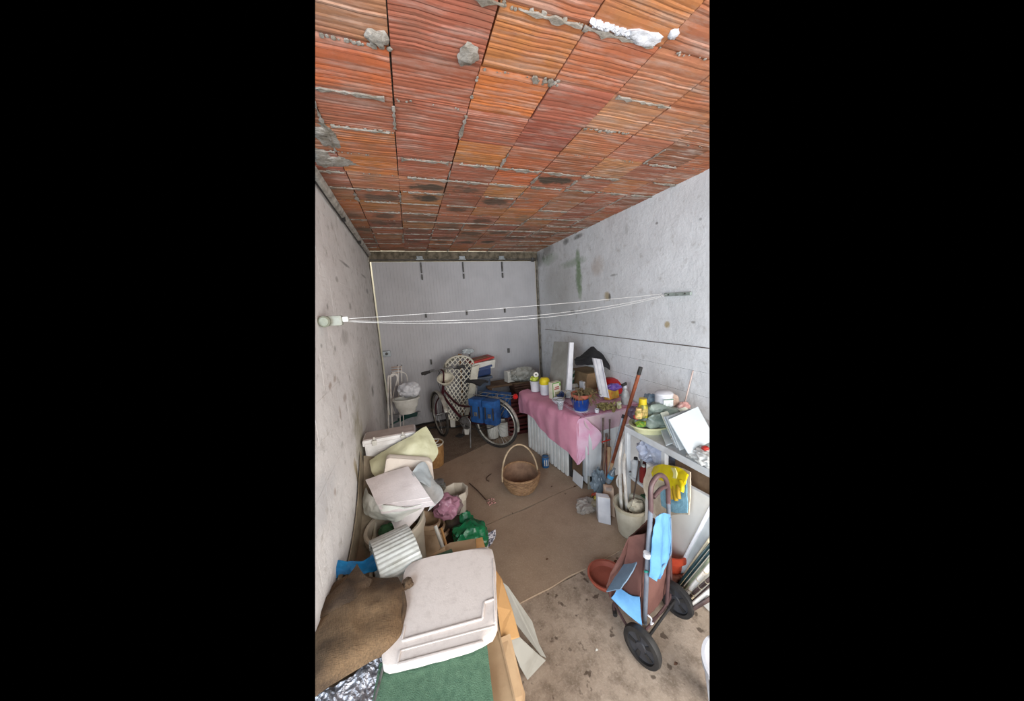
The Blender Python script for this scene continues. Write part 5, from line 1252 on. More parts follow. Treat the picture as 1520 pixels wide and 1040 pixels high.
c = at(902, 716, y=1.98); MB().lathe([(0, 0), (.024, .002), (.026, .02), (.026, .10), (.010, .13), (.010, .15), (0, .15)], c, 20, tilt=(.2, .35, 0)).build('bottle', mat('blue_glass', (150, 160, 168), (120, 132, 142), 30, .15, trans=.5), t, smooth=True)
MB().lathe([(.0265, .05), (.0272, .05), (.0272, .08), (.0265, .08)], c, 20, tilt=(.2, .35, 0)).build('label_band', mat('band_blue', (70, 150, 196), None, 20, .4), t)
tag(MB().blob(at(888, 716, y=2.08), (.06, .05, .13), .4, 3.4, 4, 44, 1.1).build('plastic_bag', mat('bluegrey_film', (128, 142, 152), (92, 104, 114), 14, .3, .6, 26, alpha=.85), smooth=True), 'blue-grey crumpled film stuffed between cabinet corner and stakes', 'bag')
# white bent tubes (folded chair frame)
t = thing('folded_chair', 'white bent tube frame of a folded chair leaning beside the shelf', 'chair frame', base(at(925, 775, h=0)))
f1 = [at(923, 774, h=.03), at(921, 720, y=1.70), at(920, 680, y=1.78), at(924, 655, y=1.82), at(933, 640, y=1.84)]
MB().tube(f1, .013, 10, smooth=6).build('tube', M_tubew, t, smooth=True); MB().tube([at(923, 783, h=.0), f1[0]], .006, 8).build('foot', M_blk, t)
f2 = [at(932, 777, h=.01), at(928, 720, y=1.64), at(926, 690, y=1.72), at(929, 668, y=1.78), at(932, 655, y=1.80)]
MB().tube(f2, .012, 10, smooth=6).build('tube', M_tubew, t, smooth=True)
t = thing('wood_lath', 'brown wooden lath standing right against the white shelf post', 'lath', base(at(937, 776, h=0)))
MB().prism([at(933, 776, y=1.72), at(937, 777, y=1.72), at(936, 640, y=1.80), at(930, 645, y=1.80)], (0, .02, 0)).build('lath', mat('lath_brown', (128, 108, 88), (100, 80, 62), 20, .8, .3, 60), t)
MB().tube([at(934, 700, y=1.71), at(937, 700, y=1.71)], .004, 6).build('nail', M_irn, t)
pole('dark upright iron strip just left of the white shelf post', 'iron_strip', 'strip', [at(936, 778, y=1.735), at(932, 640, y=1.81)], .007, M_irn, tip=M_irn)
MBx = MB().tube([at(919, 705, y=1.75), at(916, 712, y=1.74), at(917, 720, y=1.74), at(920, 724, y=1.75)], .008, 8, smooth=5); tag(MBx.build('cup_handle', M_tubew, smooth=True), 'white curved handle clipped to the folded frame', 'handle')
# foam blocks on the floor
a, b_ = H(888, 777, 0), H(907, 780, 0)
t = thing('foam_block', 'small white rectangular block standing upright on the floor', 'block', lerp(a, b_, .5))
MB().prism([H(888.5, 775, .0), H(907, 779.5, 0), at(906, 740, y=b_.y+.02), at(887, 737, y=a.y+.02)], (.02, .055, 0), .005).build('block', M_jw, t, smooth=True); MB().prism([at(888, 737, y=a.y+.019), at(906, 740, y=b_.y+.019), at(905, 741, y=b_.y+.07), at(890, 738, y=a.y+.07)], (0, 0, .004)).build('top_face', M_foam, t)
a, b_ = H(897, 762, 0), H(913, 768, 0)
t = thing('foam_block', 'peach-coloured block standing behind the white one', 'block', lerp(a, b_, .5)+V((0, .03, 0)))
MB().prism([H(897, 762, 0), H(913, 768, 0), at(911, 724, y=b_.y+.05), at(897, 722, y=a.y+.05)], (.015, .04, 0), .006).build('block', mat('peach_block', (204, 176, 154), (188, 160, 136), 9, .7), t, smooth=True)
MB().prism([at(899, 724, y=a.y+.03), at(909, 725, y=b_.y+.02), at(907, 729, y=b_.y), at(900, 728, y=a.y)], (0, 0, .006)).build('lip', M_foam, t)
# clear bag and colourful wrapper on the floor
tag(MB().blob((1.27, 1.985, .045), (.11, .075, .05), .35, 3.2, 4, 55, 1.1, flat=.003).build('plastic_bag', mat('clear_film', (176, 170, 162), (150, 142, 134), 12, .15, .7, 26, alpha=.6), smooth=True), 'clear crumpled plastic bag on the floor in front of the cabinet', 'bag')
t = thing('snack_wrapper', 'colourful yellow green wrapper with red spots beside the clear bag', 'wrapper', (1.36, 2.02, 0))
for k, (dx, dy, r_, c_) in enumerate(((0, 0, .045, (196, 178, 70)), (.05, -.04, .035, (54, 92, 44)), (.02, .03, .03, (170, 70, 50)), (-.04, .01, .03, (60, 60, 40)))):
    MB().blob((1.355+dx, 2.0+dy, .05), (r_*1.1, r_*.9, .045), .5, 3, 3, k, 1.1, flat=.003).build('wrapper_fold', mat('wrapper_%s' % ('yellow', 'green', 'red', 'olive')[k], c_, None, 30, .35, .4, 40), t, smooth=True)

# ================================================================== SHELF
SX0, SX1, SY0, SY1, SH = 1.47, 2.10, .55, 1.765, .80
tag(MB().tube([V((2.02, 1.74, SH)), V((2.105, 1.72, 1.16))], .006, 6).build('cane', mat('pale_cane', (196, 176, 168), (170, 148, 140), 20, .6)), 'pale cane leaning on the right wall behind the shelf', 'cane')
M_shw = mat('shelf_white', (210, 212, 214), (188, 189, 190), 6, .45)
t = thing('white_shelf', 'white open shelving unit along the right wall', 'shelf', (1.78, 1.2, 0))
MB().box(((SX0+SX1)/2, (SY0+SY1)/2, SH-.0225), (SX1-SX0, SY1-SY0, .045), bev=.004).build('top', M_shw, t)
MB().box(((SX0+SX1)/2, (SY0+SY1)/2, .40), (SX1-SX0-.02, SY1-SY0-.02, .02)).build('board', M_shw, t)
MB().box(((SX0+SX1)/2, (SY0+SY1)/2, .06), (SX1-SX0-.02, SY1-SY0-.02, .02)).build('board', M_shw, t)
for yy in (SY1-.015, 1.40, .95):
    MB().box((SX0+.018, yy, (SH-.045)/2), (.034, .030, SH-.045), bev=.003).build('post', M_shw, t)
    MB().box((SX1-.018, yy, (SH-.045)/2), (.034, .030, SH-.045), bev=.003).build('post', M_shw, t)
# stuff inside
tag(MB().blob((1.60, 1.57, .66), (.13, .12, .12), .3, 3, 4, 61, 1.1, flat=.415).build('plastic_bag', mat('lilac_film', (190, 194, 208), (160, 166, 186), 10, .3, .5, 24), smooth=True), 'white carrier bag bulging under the shelf top', 'bag')
for k, (y, r_, h_, c_) in enumerate(((1.70, .035, .15, (196, 196, 196)), (1.62, .03, .13, (130, 40, 36)), (1.54, .03, .16, (200, 204, 206)))):
    t2 = thing('spray_can', ('white bottle with dark label on the middle shelf board', 'dark red can between two white bottles on the shelf', 'white bottle furthest right on the middle shelf board')[k], 'bottle', (1.51, y, .41), 'bottles inside the shelf')
    MB().lathe([(0, 0), (r_, 0), (r_, h_*.75), (r_*.45, h_*.9), (0, h_*.9)], (1.52, y, .41), 18).build('body', mat('can_col%d' % k, c_, None, 12, .35), t2, smooth=True)
    MB().lathe([(0, h_*.88), (r_*.42, h_*.88), (r_*.42, h_), (0, h_)], (1.52, y, .41), 14).build('cap', M_blk if k == 0 else M_wp, t2, smooth=True)
tag(MB().blob((1.68, 1.62, .49), (.12, .1, .09), .4, 3, 3, 63, flat=.411).build('red_rag', mat('red_rag', (112, 48, 42), (76, 36, 34), 20, .8), smooth=True), 'dark red rag heaped on the middle shelf board', 'rag')
tag(MB().box((1.78, 1.18, .57), (.5, .36, .32), bev=.006).build('dark_box', M_cardd), 'dark brown box on the middle shelf board behind the white panel', 'box')
tag(MB().blob((1.60, 1.62, .17), (.10, .1, .11), .4, 3, 3, 65, flat=.071).build('green_net', mat('net_green', (44, 84, 48)), smooth=True), 'dark green netting on the lowest shelf board', 'net')
# things on top of the shelf
z = SH
c = V((1.60, 1.63, z))
t = thing('yellow_basin', 'pale yellow oval basin on the far end of the shelf', 'basin', c)
MB().lathe([(0, 0), (.13, 0), (.155, .045), (.17, .047), (.17, .056), (.15, .056), (.125, .01), (0, .01)], c, 36, sy=.75).build('basin', mat('pale_yellow', (206, 204, 164), (188, 186, 140), 7, .5), t, smooth=True)
MB().lathe([(.165, .05), (.174, .05), (.174, .060), (.165, .060)], c, 36, sy=.75).build('rim', mat('pale_yellow', (206, 204, 164)), t, smooth=True)
M_gfilm = mat('grey_green_film', (150, 162, 150), (116, 130, 122), 10, .2, .7, 20, alpha=.9)
tag(MB().blob(at(980, 618, y=1.60)+V((0, 0, 0)), (.17, .12, .10), .3, 2.6, 4, 71, 1.2).build('plastic_bag', M_gfilm, smooth=True), 'grey-green see-through plastic bag slumped in the yellow basin', 'bag')
tag(MB().blob(at(966, 598, y=1.72), (.07, .06, .07), .35, 3, 4, 72, 1.2).build('plastic_bag', mat('blue_grey_film', (132, 150, 164), (104, 122, 138), 10, .2, .6, 20, alpha=.9), smooth=True), 'blue-grey knotted plastic bag behind the yellow bottle', 'bag')
def bottle_at(px, py_bot, y, r_, h_, mt, capm, label, grp=None, lm=None):
    c = at(px, py_bot, y=y); t = thing('bottle', label, 'bottle', c, grp)
    MB().lathe([(0, 0), (r_, 0), (r_, h_*.62), (r_*.8, h_*.70), (0, h_*.70)], c, 22).build('body', mt, t, smooth=True)
    MB().lathe([(0, h_*.68), (r_*.78, h_*.68), (r_*.78, h_), (0, h_)], c, 22).build('cap', capm, t, smooth=True)
    if lm: MB().lathe([(r_*1.01, h_*.12), (r_*1.02, h_*.12), (r_*1.02, h_*.5), (r_*1.01, h_*.5)], c, 22).build('band', lm, t)
bottle_at(954, 618, 1.61, .034, .135, mat('olive_yellow', (180, 170, 50), (80, 84, 40), 30, .4), M_yel, 'yellow bottle with bright yellow cap standing in the basin', lm=mat('label_cream', (206, 180, 110), (120, 110, 50), 60, .5))
bottle_at(948, 620, 1.56, .024, .07, mat('peach_print', (214, 176, 116), (120, 120, 60), 40, .5), mat('peach_print', (214, 176, 116)), 'small peach printed carton left of the yellow bottle')
tag(MB().blob(at(945, 618, y=1.58), (.022, .02, .02), .1, 2, 3, 7).build('red_ball', mat('soft_red', (176, 62, 60), (150, 44, 46), 10, .5), smooth=True), 'small red round thing at the left rim of the basin', 'ball')
tag(MB().blob(at(951, 629, y=1.56), (.04, .03, .02), .4, 3, 3, 8).build('green_leaf_scrap', mat('leaf_green', (74, 130, 56), (170, 180, 60), 30, .5), smooth=True), 'green and yellow scrap hanging in front of the basin', 'scrap')
tag(MB().blob(at(941, 612, y=1.68), (.045, .04, .05), .35, 3, 3, 9).build('dark_bag', mat('dark_violet', (84, 70, 86), (60, 50, 60), 10, .4), smooth=True), 'dark violet bag at the far left corner of the shelf', 'bag')
c = at(985, 602, y=1.62)
t = thing('white_canister', 'white canister with domed lid behind the grey-green bag', 'canister', c)
MB().lathe([(0, 0), (.056, 0), (.06, .01), (.06, .085), (.064, .088), (.061, .10), (.045, .112), (0, .117)], c, 30).build('body', M_jw, t, smooth=True)
MB().box(c+V((-.02, -.060, .045)), (.07, .006, .05), rot=(0, 0, -.3), bev=.002).build('label_plate', mat('label_white', (222, 222, 222), (190, 200, 192), 60, .5), t)
MB().box(c+V((-.02, -.0635, .068)), (.07, .003, .005), rot=(0, 0, -.3)).build('green_line', mat('line_green', (70, 120, 90), None, 9, .5), t)
tag(MB().blob(at(998, 596, y=1.62), (.05, .04, .06), .35, 3, 3, 10).build('beige_cloth', mat('beige_cloth', (196, 172, 156), (160, 128, 110), 20, .7), smooth=True), 'beige crumpled cloth right of the white canister', 'cloth')
tag(MB().blob(at(1015, 602, y=1.55), (.05, .03, .03), .4, 3, 3, 11).build('pink_cloth', mat('pink_rag', (206, 168, 160), (180, 130, 124), 20, .7), smooth=True), 'little pink and white cloth behind the white tiles', 'cloth')
# fan of white tiles
M_tl = mat('glazed_tile', (216, 223, 226), (206, 214, 218), 4, .25, spec=.5)
M_tl2 = mat('glazed_tile_cream', (222, 224, 208), (206, 208, 192), 4, .3, spec=.5)
quads = [([(981, 612), (1020, 603), (1030, 640), (1000, 656)], .86, M_tl2), ([(979, 632), (986, 627), (1004, 655), (989, 660)], .83, M_tl), ([(986, 618), (1025, 606), (1040, 650), (1006, 664)], .872, M_tl), ([(990, 618), (1030, 606), (1044, 655), (1010, 668)], .884, M_tl), ([(993, 622), (1036, 603), (1062, 651), (1023, 673)], .90, M_tl)]
for k, (q, hh, mt) in enumerate(quads):
    t = thing('ceramic_tile', ('cream-tinted white tile at the bottom of the fan on the shelf', 'small end of a white tile poking out left of the fan', 'white tile third from the top of the fan', 'white tile second from the top of the fan', 'topmost large white tile of the fan on the shelf')[k], 'tile', H(*q[3], hh), 'fan of white tiles')
    hh -= .04; tl = [hh+.15, hh+.15, hh, hh]
    if k == 1: tl = [hh+.06, hh+.06, hh+.03, hh+.03]
    P = [H(q[j][0], q[j][1], tl[j]) for j in range(4)]
    n_ = (P[1]-P[0]).cross(P[3]-P[0]).normalized(); n_ = n_*(-1 if n_.z > 0 else 1)
    MB().prism(P, n_*.009, .002).build('glaze', mt, t); MB().prism([lerp(p, (P[0]+P[1]+P[2]+P[3])/4, .03)+n_*.009 for p in P], n_*.003).build('back', M_greycard, t)
tag(MB().blob(V((1.60, 1.33, z+.045)), (.10, .08, .045), .4, 3, 3, 73, flat=z).build('plastic_bag', M_filmw, smooth=True), 'clear film wad propping up the white tiles', 'bag')
tag(MB().blob(at(1046, 676, h=z+.04), (.08, .09, .04), .4, 3, 4, 74, 1.1, flat=z+.002).build('plastic_bag', M_filmw, smooth=True), 'white translucent bag at the near end of the shelf top', 'bag')
tag(MB().blob(at(1047, 665, h=z+.08), (.02, .02, .012), .4, 3, 3, 75).build('red_scrap', M_red, smooth=True), 'small red scrap on the near end of the shelf', 'scrap')
# panels leaning in front of the shelf
M_lam = mat('laminate_white', (234, 231, 224), (220, 216, 208), 4, .4)
t = thing('laminate_board', 'large white laminate panel leaning against the front of the shelf', 'panel', (1.42, 1.15, 0))
def X_(px, py, x): return at(px, py, x=x)
P = [V((1.415, 1.50, .0)), V((1.45, 1.52, .62)), V((1.45, .98, .66)), V((1.415, .98, .0))]
MB().prism(P, (.016, 0, 0), .002).build('panel', M_lam, t)
MB().prism([P[1]+V((-.002, 0, 0)), P[1]+V((-.002, 0, .004)), P[2]+V((-.002, 0, .004)), P[2]+V((-.002, 0, 0))], (.02, 0, 0)).build('edge', M_shw, t)
poly_patch('towel', 'cream towel hanging over the white panel beneath the glove', 'towel',
   [[X_(960, 695, 1.42), X_(975, 690, 1.43), X_(1000, 690, 1.43), X_(1026, 700, 1.43)], [X_(955, 720, 1.39), X_(978, 725, 1.39), X_(1000, 730, 1.39), X_(1024, 735, 1.39)], [X_(962, 745, 1.37), X_(978, 768, 1.37), X_(1000, 764, 1.37), X_(1022, 764, 1.37)]], mat('towel_cream', (206, 192, 172), (186, 170, 148), 20, .9, .4, 120), .006, 24, 8, .006, 9, 81)
poly_patch('towel', 'light blue checked cloth hanging below the yellow glove', 'cloth',
   [[X_(980, 722, 1.375), X_(1000, 728, 1.375), X_(1019, 708, 1.39)], [X_(980, 738, 1.36), X_(1000, 742, 1.36), X_(1019, 735, 1.37)], [X_(981, 750, 1.35), X_(1000, 761, 1.35), X_(1020, 761, 1.36)]], mat('cloth_lightblue', (128, 172, 190), (100, 140, 160), 26, .9, .4, 120), .005, 18, 6, .005, 9, 82)
# rubber glove with five fingers
M_glv = mat('glove_yellow', (214, 196, 24), (190, 166, 14), 12, .4)
M_glv2 = mat('glove_tip', (180, 148, 28), (150, 116, 18), 12, .45)
t = thing('rubber_glove', 'bright yellow rubber glove draped over the leaning panel', 'glove', X_(1000, 710, 1.36))
MB().patch([[X_(967, 700, 1.385), X_(972, 691, 1.40), X_(985, 690, 1.40), X_(1000, 692, 1.40), X_(1013, 696, 1.40), X_(1021, 703, 1.39)],
            [X_(969, 707, 1.37), X_(978, 702, 1.37), X_(990, 706, 1.365), X_(1003, 710, 1.365), X_(1014, 708, 1.37), X_(1018, 712, 1.37)],
            [X_(975, 712, 1.36), X_(985, 714, 1.355), X_(993, 722, 1.35), X_(1003, 726, 1.35), X_(1012, 720, 1.355), X_(1015, 716, 1.36)]], .014, 26, 7, .007, 12, 6).build('cuff', M_glv, t, smooth=True)
fin = [[(990, 718), (992, 730), (994, 736)], [(995, 720), (997, 733), (998, 741)], [(1000, 721), (1002, 735), (1004, 743)], [(1006, 720), (1007, 732), (1008, 740)], [(1010, 714), (1013, 722), (1012, 729)]]
for k, f_ in enumerate(fin):
    pts = [X_(f_[0][0], f_[0][1], 1.355), X_(f_[1][0], f_[1][1], 1.338), X_(f_[2][0], f_[2][1], 1.33)]
    MB().tube(pts, .011, 10, smooth=4).build('finger', M_glv2 if k < 4 else M_glv, t, smooth=True)
MB().patch([[X_(996, 694, 1.372), X_(1002, 694, 1.372)], [X_(1000, 702, 1.36), X_(1005, 702, 1.36)], [X_(999, 709, 1.355), X_(1004, 710, 1.355)]], .006, 6, 4).build('pale_patch', mat('glove_pale', (214, 208, 140), None, 12, .5), t, smooth=True)
# cream bucket
c = V((1.365, 1.64, 0))
c = at(957, 790, h=0); c = V((1.425, 1.645, 0))
t = thing('cream_bucket', 'cream bucket standing on the floor before the shelf', 'bucket', c)
MB().lathe([(0, .005), (.085, .005), (.09, .012), (.118, .225), (.124, .228), (.124, .242), (.112, .242), (.084, .02), (0, .02)], c, 36).build('body', M_cream, t, smooth=True)
MB().lathe([(.118, .222), (.127, .224), (.127, .246), (.118, .246)], c, 36).build('rim', mat('cream_rim', (192, 184, 162), (170, 160, 136), 9, .5), t, smooth=True)
tag(MB().blob(c+V((.03, -.02, .22)), (.06, .05, .05), .35, 3, 3, 84, 1.1).build('rag', mat('rag_cream', (204, 196, 176), (170, 160, 140), 20, .8), smooth=True), 'cream crumpled rag in the mouth of the cream bucket', 'rag')
pole('thin rusty stick standing in the cream bucket', 'stick', 'stick', [c+V((-.02, .0, .03)), at(948, 690, y=1.64)], .005, M_irn, tip=M_irn)
tag(MB().blob((1.36, 1.44, .03), (.035, .035, .03), .5, 3, 3, 85, flat=.002).build('green_moss', mat('net_green', (44, 84, 48)), smooth=True), 'dark green tuft on the floor at the foot of the cream bucket', 'tuft')
# red pots
M_rpot = mat('red_pot', (188, 74, 46), (166, 60, 38), 8, .5)
c = V((1.375, 1.235, 0)); 
t = thing('plant_pot', 'dark plant pot on the floor under the orange-red pot', 'plant pot', c)
MB().lathe([(0, 0), (.065, 0), (.08, .10), (.088, .10), (.088, .115), (.076, .115), (.06, .012), (0, .012)], c, 28).build('pot', mat('pot_brown', (110, 62, 48), (78, 48, 40), 9, .6), t, smooth=True)
t = thing('plant_pot', 'orange-red plant pot behind the trolley handle pole', 'plant pot', c+V((0, 0, .10)))
MB().lathe([(0, 0), (.062, 0), (.078, .085), (.078, .09), (.068, .09), (.056, .012), (0, .012)], c+V((0, 0, .10)), 30, tilt=(0, 0, 0)).build('pot', M_rpot, t, smooth=True); MB().lathe([(.076, .085), (.094, .088), (.096, .135), (.088, .135), (.082, .095), (.074, .09)], c+V((0, 0, .10)), 30).build('rim', M_rpot, t, smooth=True)
# boards and poles leaning along the right edge
M_pole = mat('pole_cream', (206, 194, 168), (180, 164, 132), 12, .5)
M_dgreen = mat('pole_darkgreen', (38, 62, 66), (28, 46, 50), 10, .35)
M_bpol = mat('pole_brown', (92, 74, 70), (66, 52, 50), 10, .6)
def E_(px, py, x): return at(px, py, x=x)
t = thing('framed_board', 'white framed panel leaning diagonally at the right edge', 'panel', H(1003, 862, .01))
q = [H(999, 858, .02), H(1012, 868, .02), E_(1075, 770, 1.405), E_(1068, 722, 1.41)]
MB().prism(q, (.012, .01, 0), .002).build('panel', mat('panel_pale', (190, 194, 194), (172, 176, 174), 6, .5), t)
MB().tube([q[0]+V((0, -.008, 0)), q[3]+V((0, -.008, 0))], .010, 8).build('frame_edge', M_jw, t, smooth=True); 
for k, (lab, p0_, p1_, x1, r_, mt) in enumerate((('cream pole next to the white framed panel', (1007, 868), (1062, 790), 1.39, .011, M_pole), ('dark green pole leaning at the right edge', (1003, 872), (1062, 798), 1.375, .0075, M_dgreen), ('second dark green pole right below the first one', (1008, 874), (1062, 808), 1.37, .006, M_dgreen),
      ('grey-green pole under the dark green poles', (1013, 878), (1062, 820), 1.36, .009, mat('pole_greygreen', (136, 142, 120), (112, 118, 98), 9, .5)), ('white pole with ring joints leaning at the right edge', (1013, 888), (1064, 828), 1.345, .0125, M_tubew),
      ('brown pole under the white ringed pole', (1018, 890), (1064, 850), 1.33, .009, M_bpol), ('white tube lying low at the right edge', (1012, 910), (1064, 868), 1.30, .010, M_tubew), ('dark brown lath lowest at the right edge', (1014, 912), (1064, 882), 1.29, .010, M_bpol), ('brown pole between the two white ones', (1022, 900), (1064, 862), 1.32, .010, M_bpol))):
    a = H(p0_[0], p0_[1], r_+.004); b_ = E_(p1_[0], p1_[1], x1)
    if b_.z < r_: b_ = H(p1_[0], p1_[1], r_+.002)
    t = thing('leaning_pole', lab, 'pole', a, 'poles leaning at the right edge'); MB().tube([a, b_], r_, 10).build('shaft', mt, t, smooth=True)
    e = a+(a-b_).normalized()*.004; MB().tube([e, a+(b_-a).normalized()*.012], r_*1.12, 10).build('end_cap', mt if k != 4 else M_pole, t, smooth=True)
    if 'ring' in lab:
        for u in (.25, .5, .7): MB().tube([lerp(a, b_, u), lerp(a, b_, u+.015)], r_*1.12, 10).build('ring_joint', M_pole, t, smooth=True)
t = thing('cream_offcut', 'small cream board piece on the floor by the trolley wheel', 'offcut', H(1025, 895, 0))
MB().prism([H(1015, 892, .03), H(1026, 880, .05), H(1035, 896, .04), H(1020, 910, .004)], (0, 0, .008), .002).build('board', M_pole, t); MB().prism([H(1013, 910, .002), H(1022, 903, .004), H(1028, 906, .004), H(1018, 914, .002)], (0, 0, .012), .002).build('end_piece', M_jw, t)
tag(MB().lathe([(0, 0), (.12, 0), (.145, .20), (.152, .20), (.152, .22), (.14, .22), (.11, .012), (0, .012)], H(1102, 1062, 0), 40).build('white_bucket', M_jw, smooth=True), 'white bucket rim just entering at the front right corner', 'bucket')

# ================================================================== SHOPPING TROLLEY
M_sil = mat('trolley_tube', (140, 148, 160), (116, 122, 134), 12, .35, metal=.35)
M_bh = mat('handle_brown', (94, 72, 72), (76, 56, 56), 9, .4)
M_bagb = mat('bag_brown', (112, 76, 68), (96, 62, 56), 7, .75, .2, 90)
M_bagl = mat('bag_lightblue', (98, 152, 196), (86, 136, 182), 6, .65, .15, 90)
M_bagg = mat('bag_greyblue', (112, 132, 150), (94, 114, 132), 6, .7, .15, 90)
M_whl = mat('wheel_dark', (62, 62, 66), (44, 44, 48), 14, .6)
t = thing('shopping_trolley', 'light blue and brown two-wheeled shopping trolley with brown handle', 'shopping trolley', (1.06, 1.05, 0))
wl_, wr_ = V((.898, .960, .093)), V((1.236, 1.072, .093)); axv = (wr_-wl_).normalized(); wd_ = V((0, 0, 1)).cross(axv)   # towards +y side
bkv = axv.cross(V((0, 0, 1))); bkv = -bkv if bkv.y < 0 else bkv
MB().tube([wl_, wr_], .007, 10).build('axle', M_blk, t)
for c in (wl_, wr_):
    w_ = MB().lathe([(.070, -.018), (.090, -.015), (.094, 0), (.090, .015), (.070, .018), (.068, 0), (.070, -.018)], c, 40, axis=axv).build('wheel', M_blk, t, smooth=True)
    b = MB(); b.lathe([(0, -.012), (.022, -.012), (.026, -.006), (.070, -.006), (.070, .006), (.026, .006), (.022, .012), (0, .012)], c, 32, axis=axv); b.build('disc', M_whl, w_, smooth=True)
    for k in range(5):
        a = k*2*PI/5; u = V((0, 0, 1))*math.sin(a)+bkv*math.cos(a)
        MB().prism([c-axv*.0065+u*.028-axv.cross(u)*.006, c-axv*.0065+u*.062-axv.cross(u)*.012, c-axv*.0065+u*.062+axv.cross(u)*.012, c-axv*.0065+u*.028+axv.cross(u)*.006], -axv*.003).build('recess_shade', M_blk, w_)  # raised black patches stand in for shaded recesses in the disc
pl = lerp(wl_, wr_, .22); pr_ = lerp(wl_, wr_, .78)
ptl = at(966, 752, y=1.02); ptr = at(992, 742, y=1.09); 
low = at(956, 925, y=1.0)
pb_l, pb_r = at(957, 924, h=.10), at(993, 905, h=.10)
pb_r = lerp(wl_, wr_, .80)
MB().tube([pb_l, at(960, 850, y=1.01), ptl], .0115, 12).build('tube', M_sil, t, smooth=True)
MB().tube([at(994, 822, y=1.10), ptr], .0105, 12).build('tube', M_sil, t, smooth=True); MB().tube([pb_r+V((0, .02, 0)), at(994, 820, y=1.10)], .0095, 12).build('lower_tube', M_bh, t, smooth=True)
hpts = [lerp(ptl, pb_l, .06), ptl, at(966, 725, y=1.03), at(971, 712, y=1.04), at(979, 705, y=1.05), at(987, 709, y=1.07), at(991, 722, y=1.085), ptr, lerp(ptr, pb_r, .03)]
MB().tube(hpts, .0120, 14, smooth=6).build('handle', M_bh, t, smooth=True)
MB().tube([at(970, 738, y=1.03), at(980, 726, y=1.05), at(988, 722, y=1.08)], .010, 12, smooth=5).build('handle_brace', M_bh, t, smooth=True)
MB().tube([at(960, 826, y=1.0), at(960.5, 820, y=1.0)], .0175, 12).build('clamp', M_jw, t, smooth=True)
MB().tube([at(957, 848, y=1.0), at(962, 848, y=1.0)], .005, 8).build('clip', mat('teal_clip', (40, 130, 120), None, 9, .5), t)
# lower frame: brown bars to the axle and stand foot
pbl = at(957, 928, h=.09)
foot = H(912, 907, .012)
MB().tube([at(958, 935, y=.98), at(975, 915, h=.10), at(993, 890, y=1.08), at(996, 865, y=1.12), at(995, 820, y=1.14)], .007, 8, smooth=5).build('side_bar', M_bh, t, smooth=True)
MB().tube([at(968, 920, y=1.02), at(985, 905, y=1.06), at(999, 880, y=1.10)], .006, 8, smooth=4).build('side_bar', M_bh, t, smooth=True)
MB().tube([wl_+V((.03, .03, -.02)), lerp(wl_+V((.03, .03, -.02)), foot, .5)+V((0, 0, -.01)), foot+V((0, 0, .05)), foot], .007, 8, smooth=4).build('stand', M_bh, t, smooth=True)
MB().tube([foot+V((-.01, -.02, 0)), foot+V((.02, .03, 0))], .012, 8).build('stand_foot', M_blk, t, smooth=True)
MB().tube([at(962, 913, y=.98), at(967, 918, y=.98), at(966, 926, y=.99), at(970, 924, y=.99)], .004, 6, smooth=4).build('white_tag', M_jw, t)
# bag: a slack tapering sack with its own faces
TL, TR = at(958, 792, y=1.06), at(992, 775, y=1.13); FL, FR = at(952, 925, h=.10), at(994, 868, y=1.13)
BL, BR_ = H(905, 884, .11), H(962, 860, .12)+V((0, .05, 0))
kt = V((-.03, .08, 0))
BTL, BTR = TL+V((-.05, .06, -.05)), TR+V((-.02, .09, -.03))
# front (towards the poles)
MB().patch([[TL, lerp(TL, TR, .5)+V((0, -.01, 0)), TR], [lerp(TL, FL, .5)+V((-.01, 0, 0)), lerp(lerp(TL, TR, .5), lerp(FL, FR, .5), .5)+V((0, -.02, 0)), lerp(TR, FR, .5)], [FL, lerp(FL, FR, .5)+V((0, -.01, .0)), FR]], .006, 18, 8, .006, 9, 91).build('bag_front', M_bagb, t, smooth=True, ang=70)
# left side: brown upper triangle
s0 = [BTL, lerp(BTL, TL, .5), TL]
s1 = [at(924, 850, y=1.155), at(943, 850, y=1.08), at(953, 860, y=1.04)]
s2 = [at(908, 876, y=1.135), at(935, 882, y=1.06), at(950, 886, y=1.01)]
MB().patch([s0, s1, s2], .006, 16, 8, .005, 9, 92).build('bag_side', M_bagb, t, smooth=True, ang=70)
# light blue lower pocket
MB().patch([[at(918, 870, y=1.115), at(934, 881, y=1.055), at(949, 885, y=1.005)], [at(913, 880, y=1.11), at(932, 896, y=1.045), at(951, 905, y=1.0)], [at(907, 887, y=1.10), at(928, 908, y=1.04), at(953, 928, y=.985)]], .006, 14, 6, .004, 9, 93).build('bag_pocket', M_bagl, t, smooth=True, ang=70)
# grey-blue strip on the far left edge
MB().patch([[at(939, 820, y=1.16), at(949, 824, y=1.095)], [at(920, 846, y=1.15), at(939, 848, y=1.07)], [at(900, 878, y=1.13), at(920, 874, y=1.075)]], .006, 8, 6, .003, 9, 94).build('bag_strip', M_bagg, t, smooth=True, ang=70)
# back and bottom close the bag
MB().patch([[BTL, BTR], [at(901, 880, y=1.13)+V((.02, .03, .0)), FR+V((-.03, .12, 0))]], .006, 10, 8, .006, 9, 95).build('bag_back', M_bagb, t, smooth=True, ang=70)
MB().patch([[at(905, 886, y=1.11), FL], [at(901, 880, y=1.13)+V((.02, .03, 0)), FR+V((-.01, .02, 0))]], .006, 10, 8, .004, 9, 96).build('bag_bottom', M_bagb, t, smooth=True, ang=70)
MB().patch([[TR, BTR], [FR, FR+V((-.03, .12, 0))]], .006, 10, 8, .004, 9, 97).build('bag_side', M_bagb, t, smooth=True, ang=70)
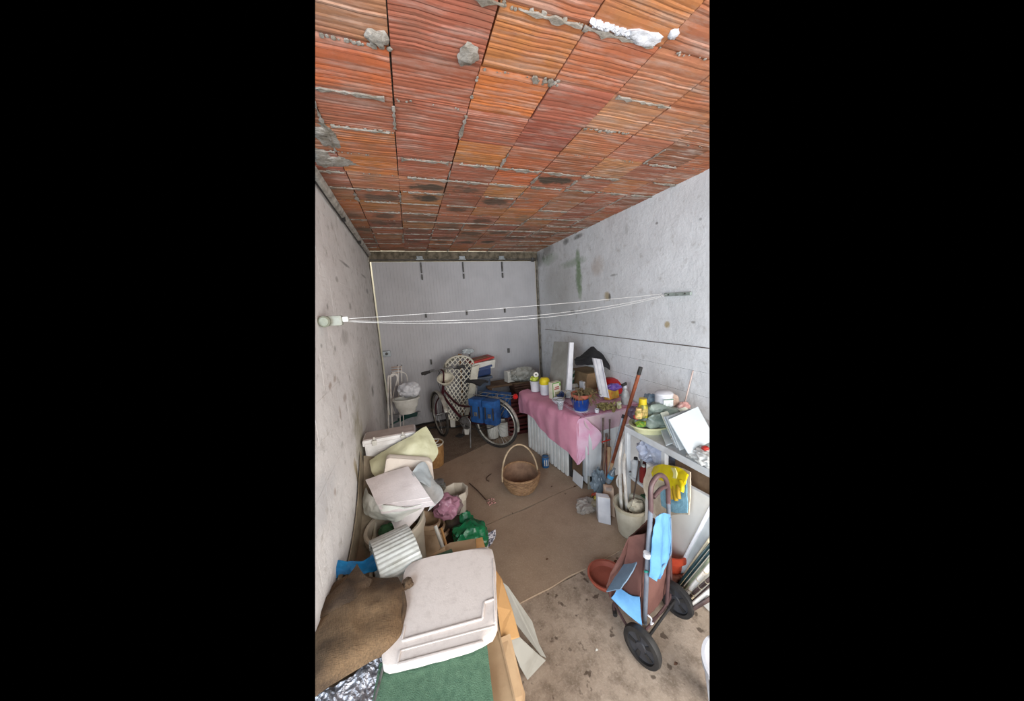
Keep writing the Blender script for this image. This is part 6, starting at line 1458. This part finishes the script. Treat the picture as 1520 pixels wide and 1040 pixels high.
# light blue lid hanging from the pole
MB().patch([[at(973, 769, y=1.02), at(980, 762, y=1.02), at(988, 761, y=1.03), at(995, 764, y=1.04)], [at(968, 800, y=.99), at(977, 800, y=.985), at(987, 800, y=1.0), at(996, 798, y=1.03)], [at(966, 838, y=.98), at(974, 840, y=.975), at(985, 834, y=.995), at(995, 822, y=1.03)], [at(965, 858, y=.98), at(971, 861, y=.975), at(976, 861, y=.98), at(979, 845, y=1.0)]], .004, 34, 10, .006, 12, 98, fold=.012, ff=2.5).build('bag_lid', M_bagl, t, smooth=True, ang=70)
MB().tube([at(995.5, 768, y=1.035), at(996.5, 800, y=1.025), at(995.5, 822, y=1.025), at(987, 836, y=.995), at(979, 846, y=.995)], .003, 6, smooth=4).build('lid_piping', M_bagg, t)

# ------------------------------------------------------------------ end of the modelled part of the room
# The photograph is a narrow upright picture: it shows nothing left or right of what is built here,
# so walls, floor, ceiling and the few things it cuts off end where its view ends.
def end_planes():
    a = (292/FPX); b = (293/FPX)
    return [(CAM, (RT + FW*a).normalized()), (CAM, (-RT + FW*b).normalized())]
bpy.context.view_layer.update()
PL = end_planes()
for o in list(bpy.data.objects):
    if o.type != 'MESH': continue
    M = o.matrix_world; ws = [M @ v.co for v in o.data.vertices]
    if not ws: continue
    dead = False
    for co, no in PL:
        ds = [(p-co).dot(no) for p in ws]
        if max(ds) < 0: dead = True; break
    if dead:
        if not o.children: bpy.data.objects.remove(o)
        continue
    for co, no in PL:
        ds = [(M @ v.co - co).dot(no) for v in o.data.vertices]
        if min(ds) < -.0005:
            if o.data.users > 1: o.data = o.data.copy()
            bm = bmesh.new(); bm.from_mesh(o.data); Mi = M.inverted()
            lc = Mi @ co; ln = (M.to_3x3().transposed() @ no).normalized()
            r = bmesh.ops.bisect_plane(bm, geom=bm.verts[:]+bm.edges[:]+bm.faces[:], plane_co=lc, plane_no=ln, clear_inner=True, dist=1e-6)
            es = [e for e in r['geom_cut'] if isinstance(e, bmesh.types.BMEdge)]
            try: bmesh.ops.contextual_create(bm, geom=es)
            except Exception: pass
            bm.to_mesh(o.data); bm.free()
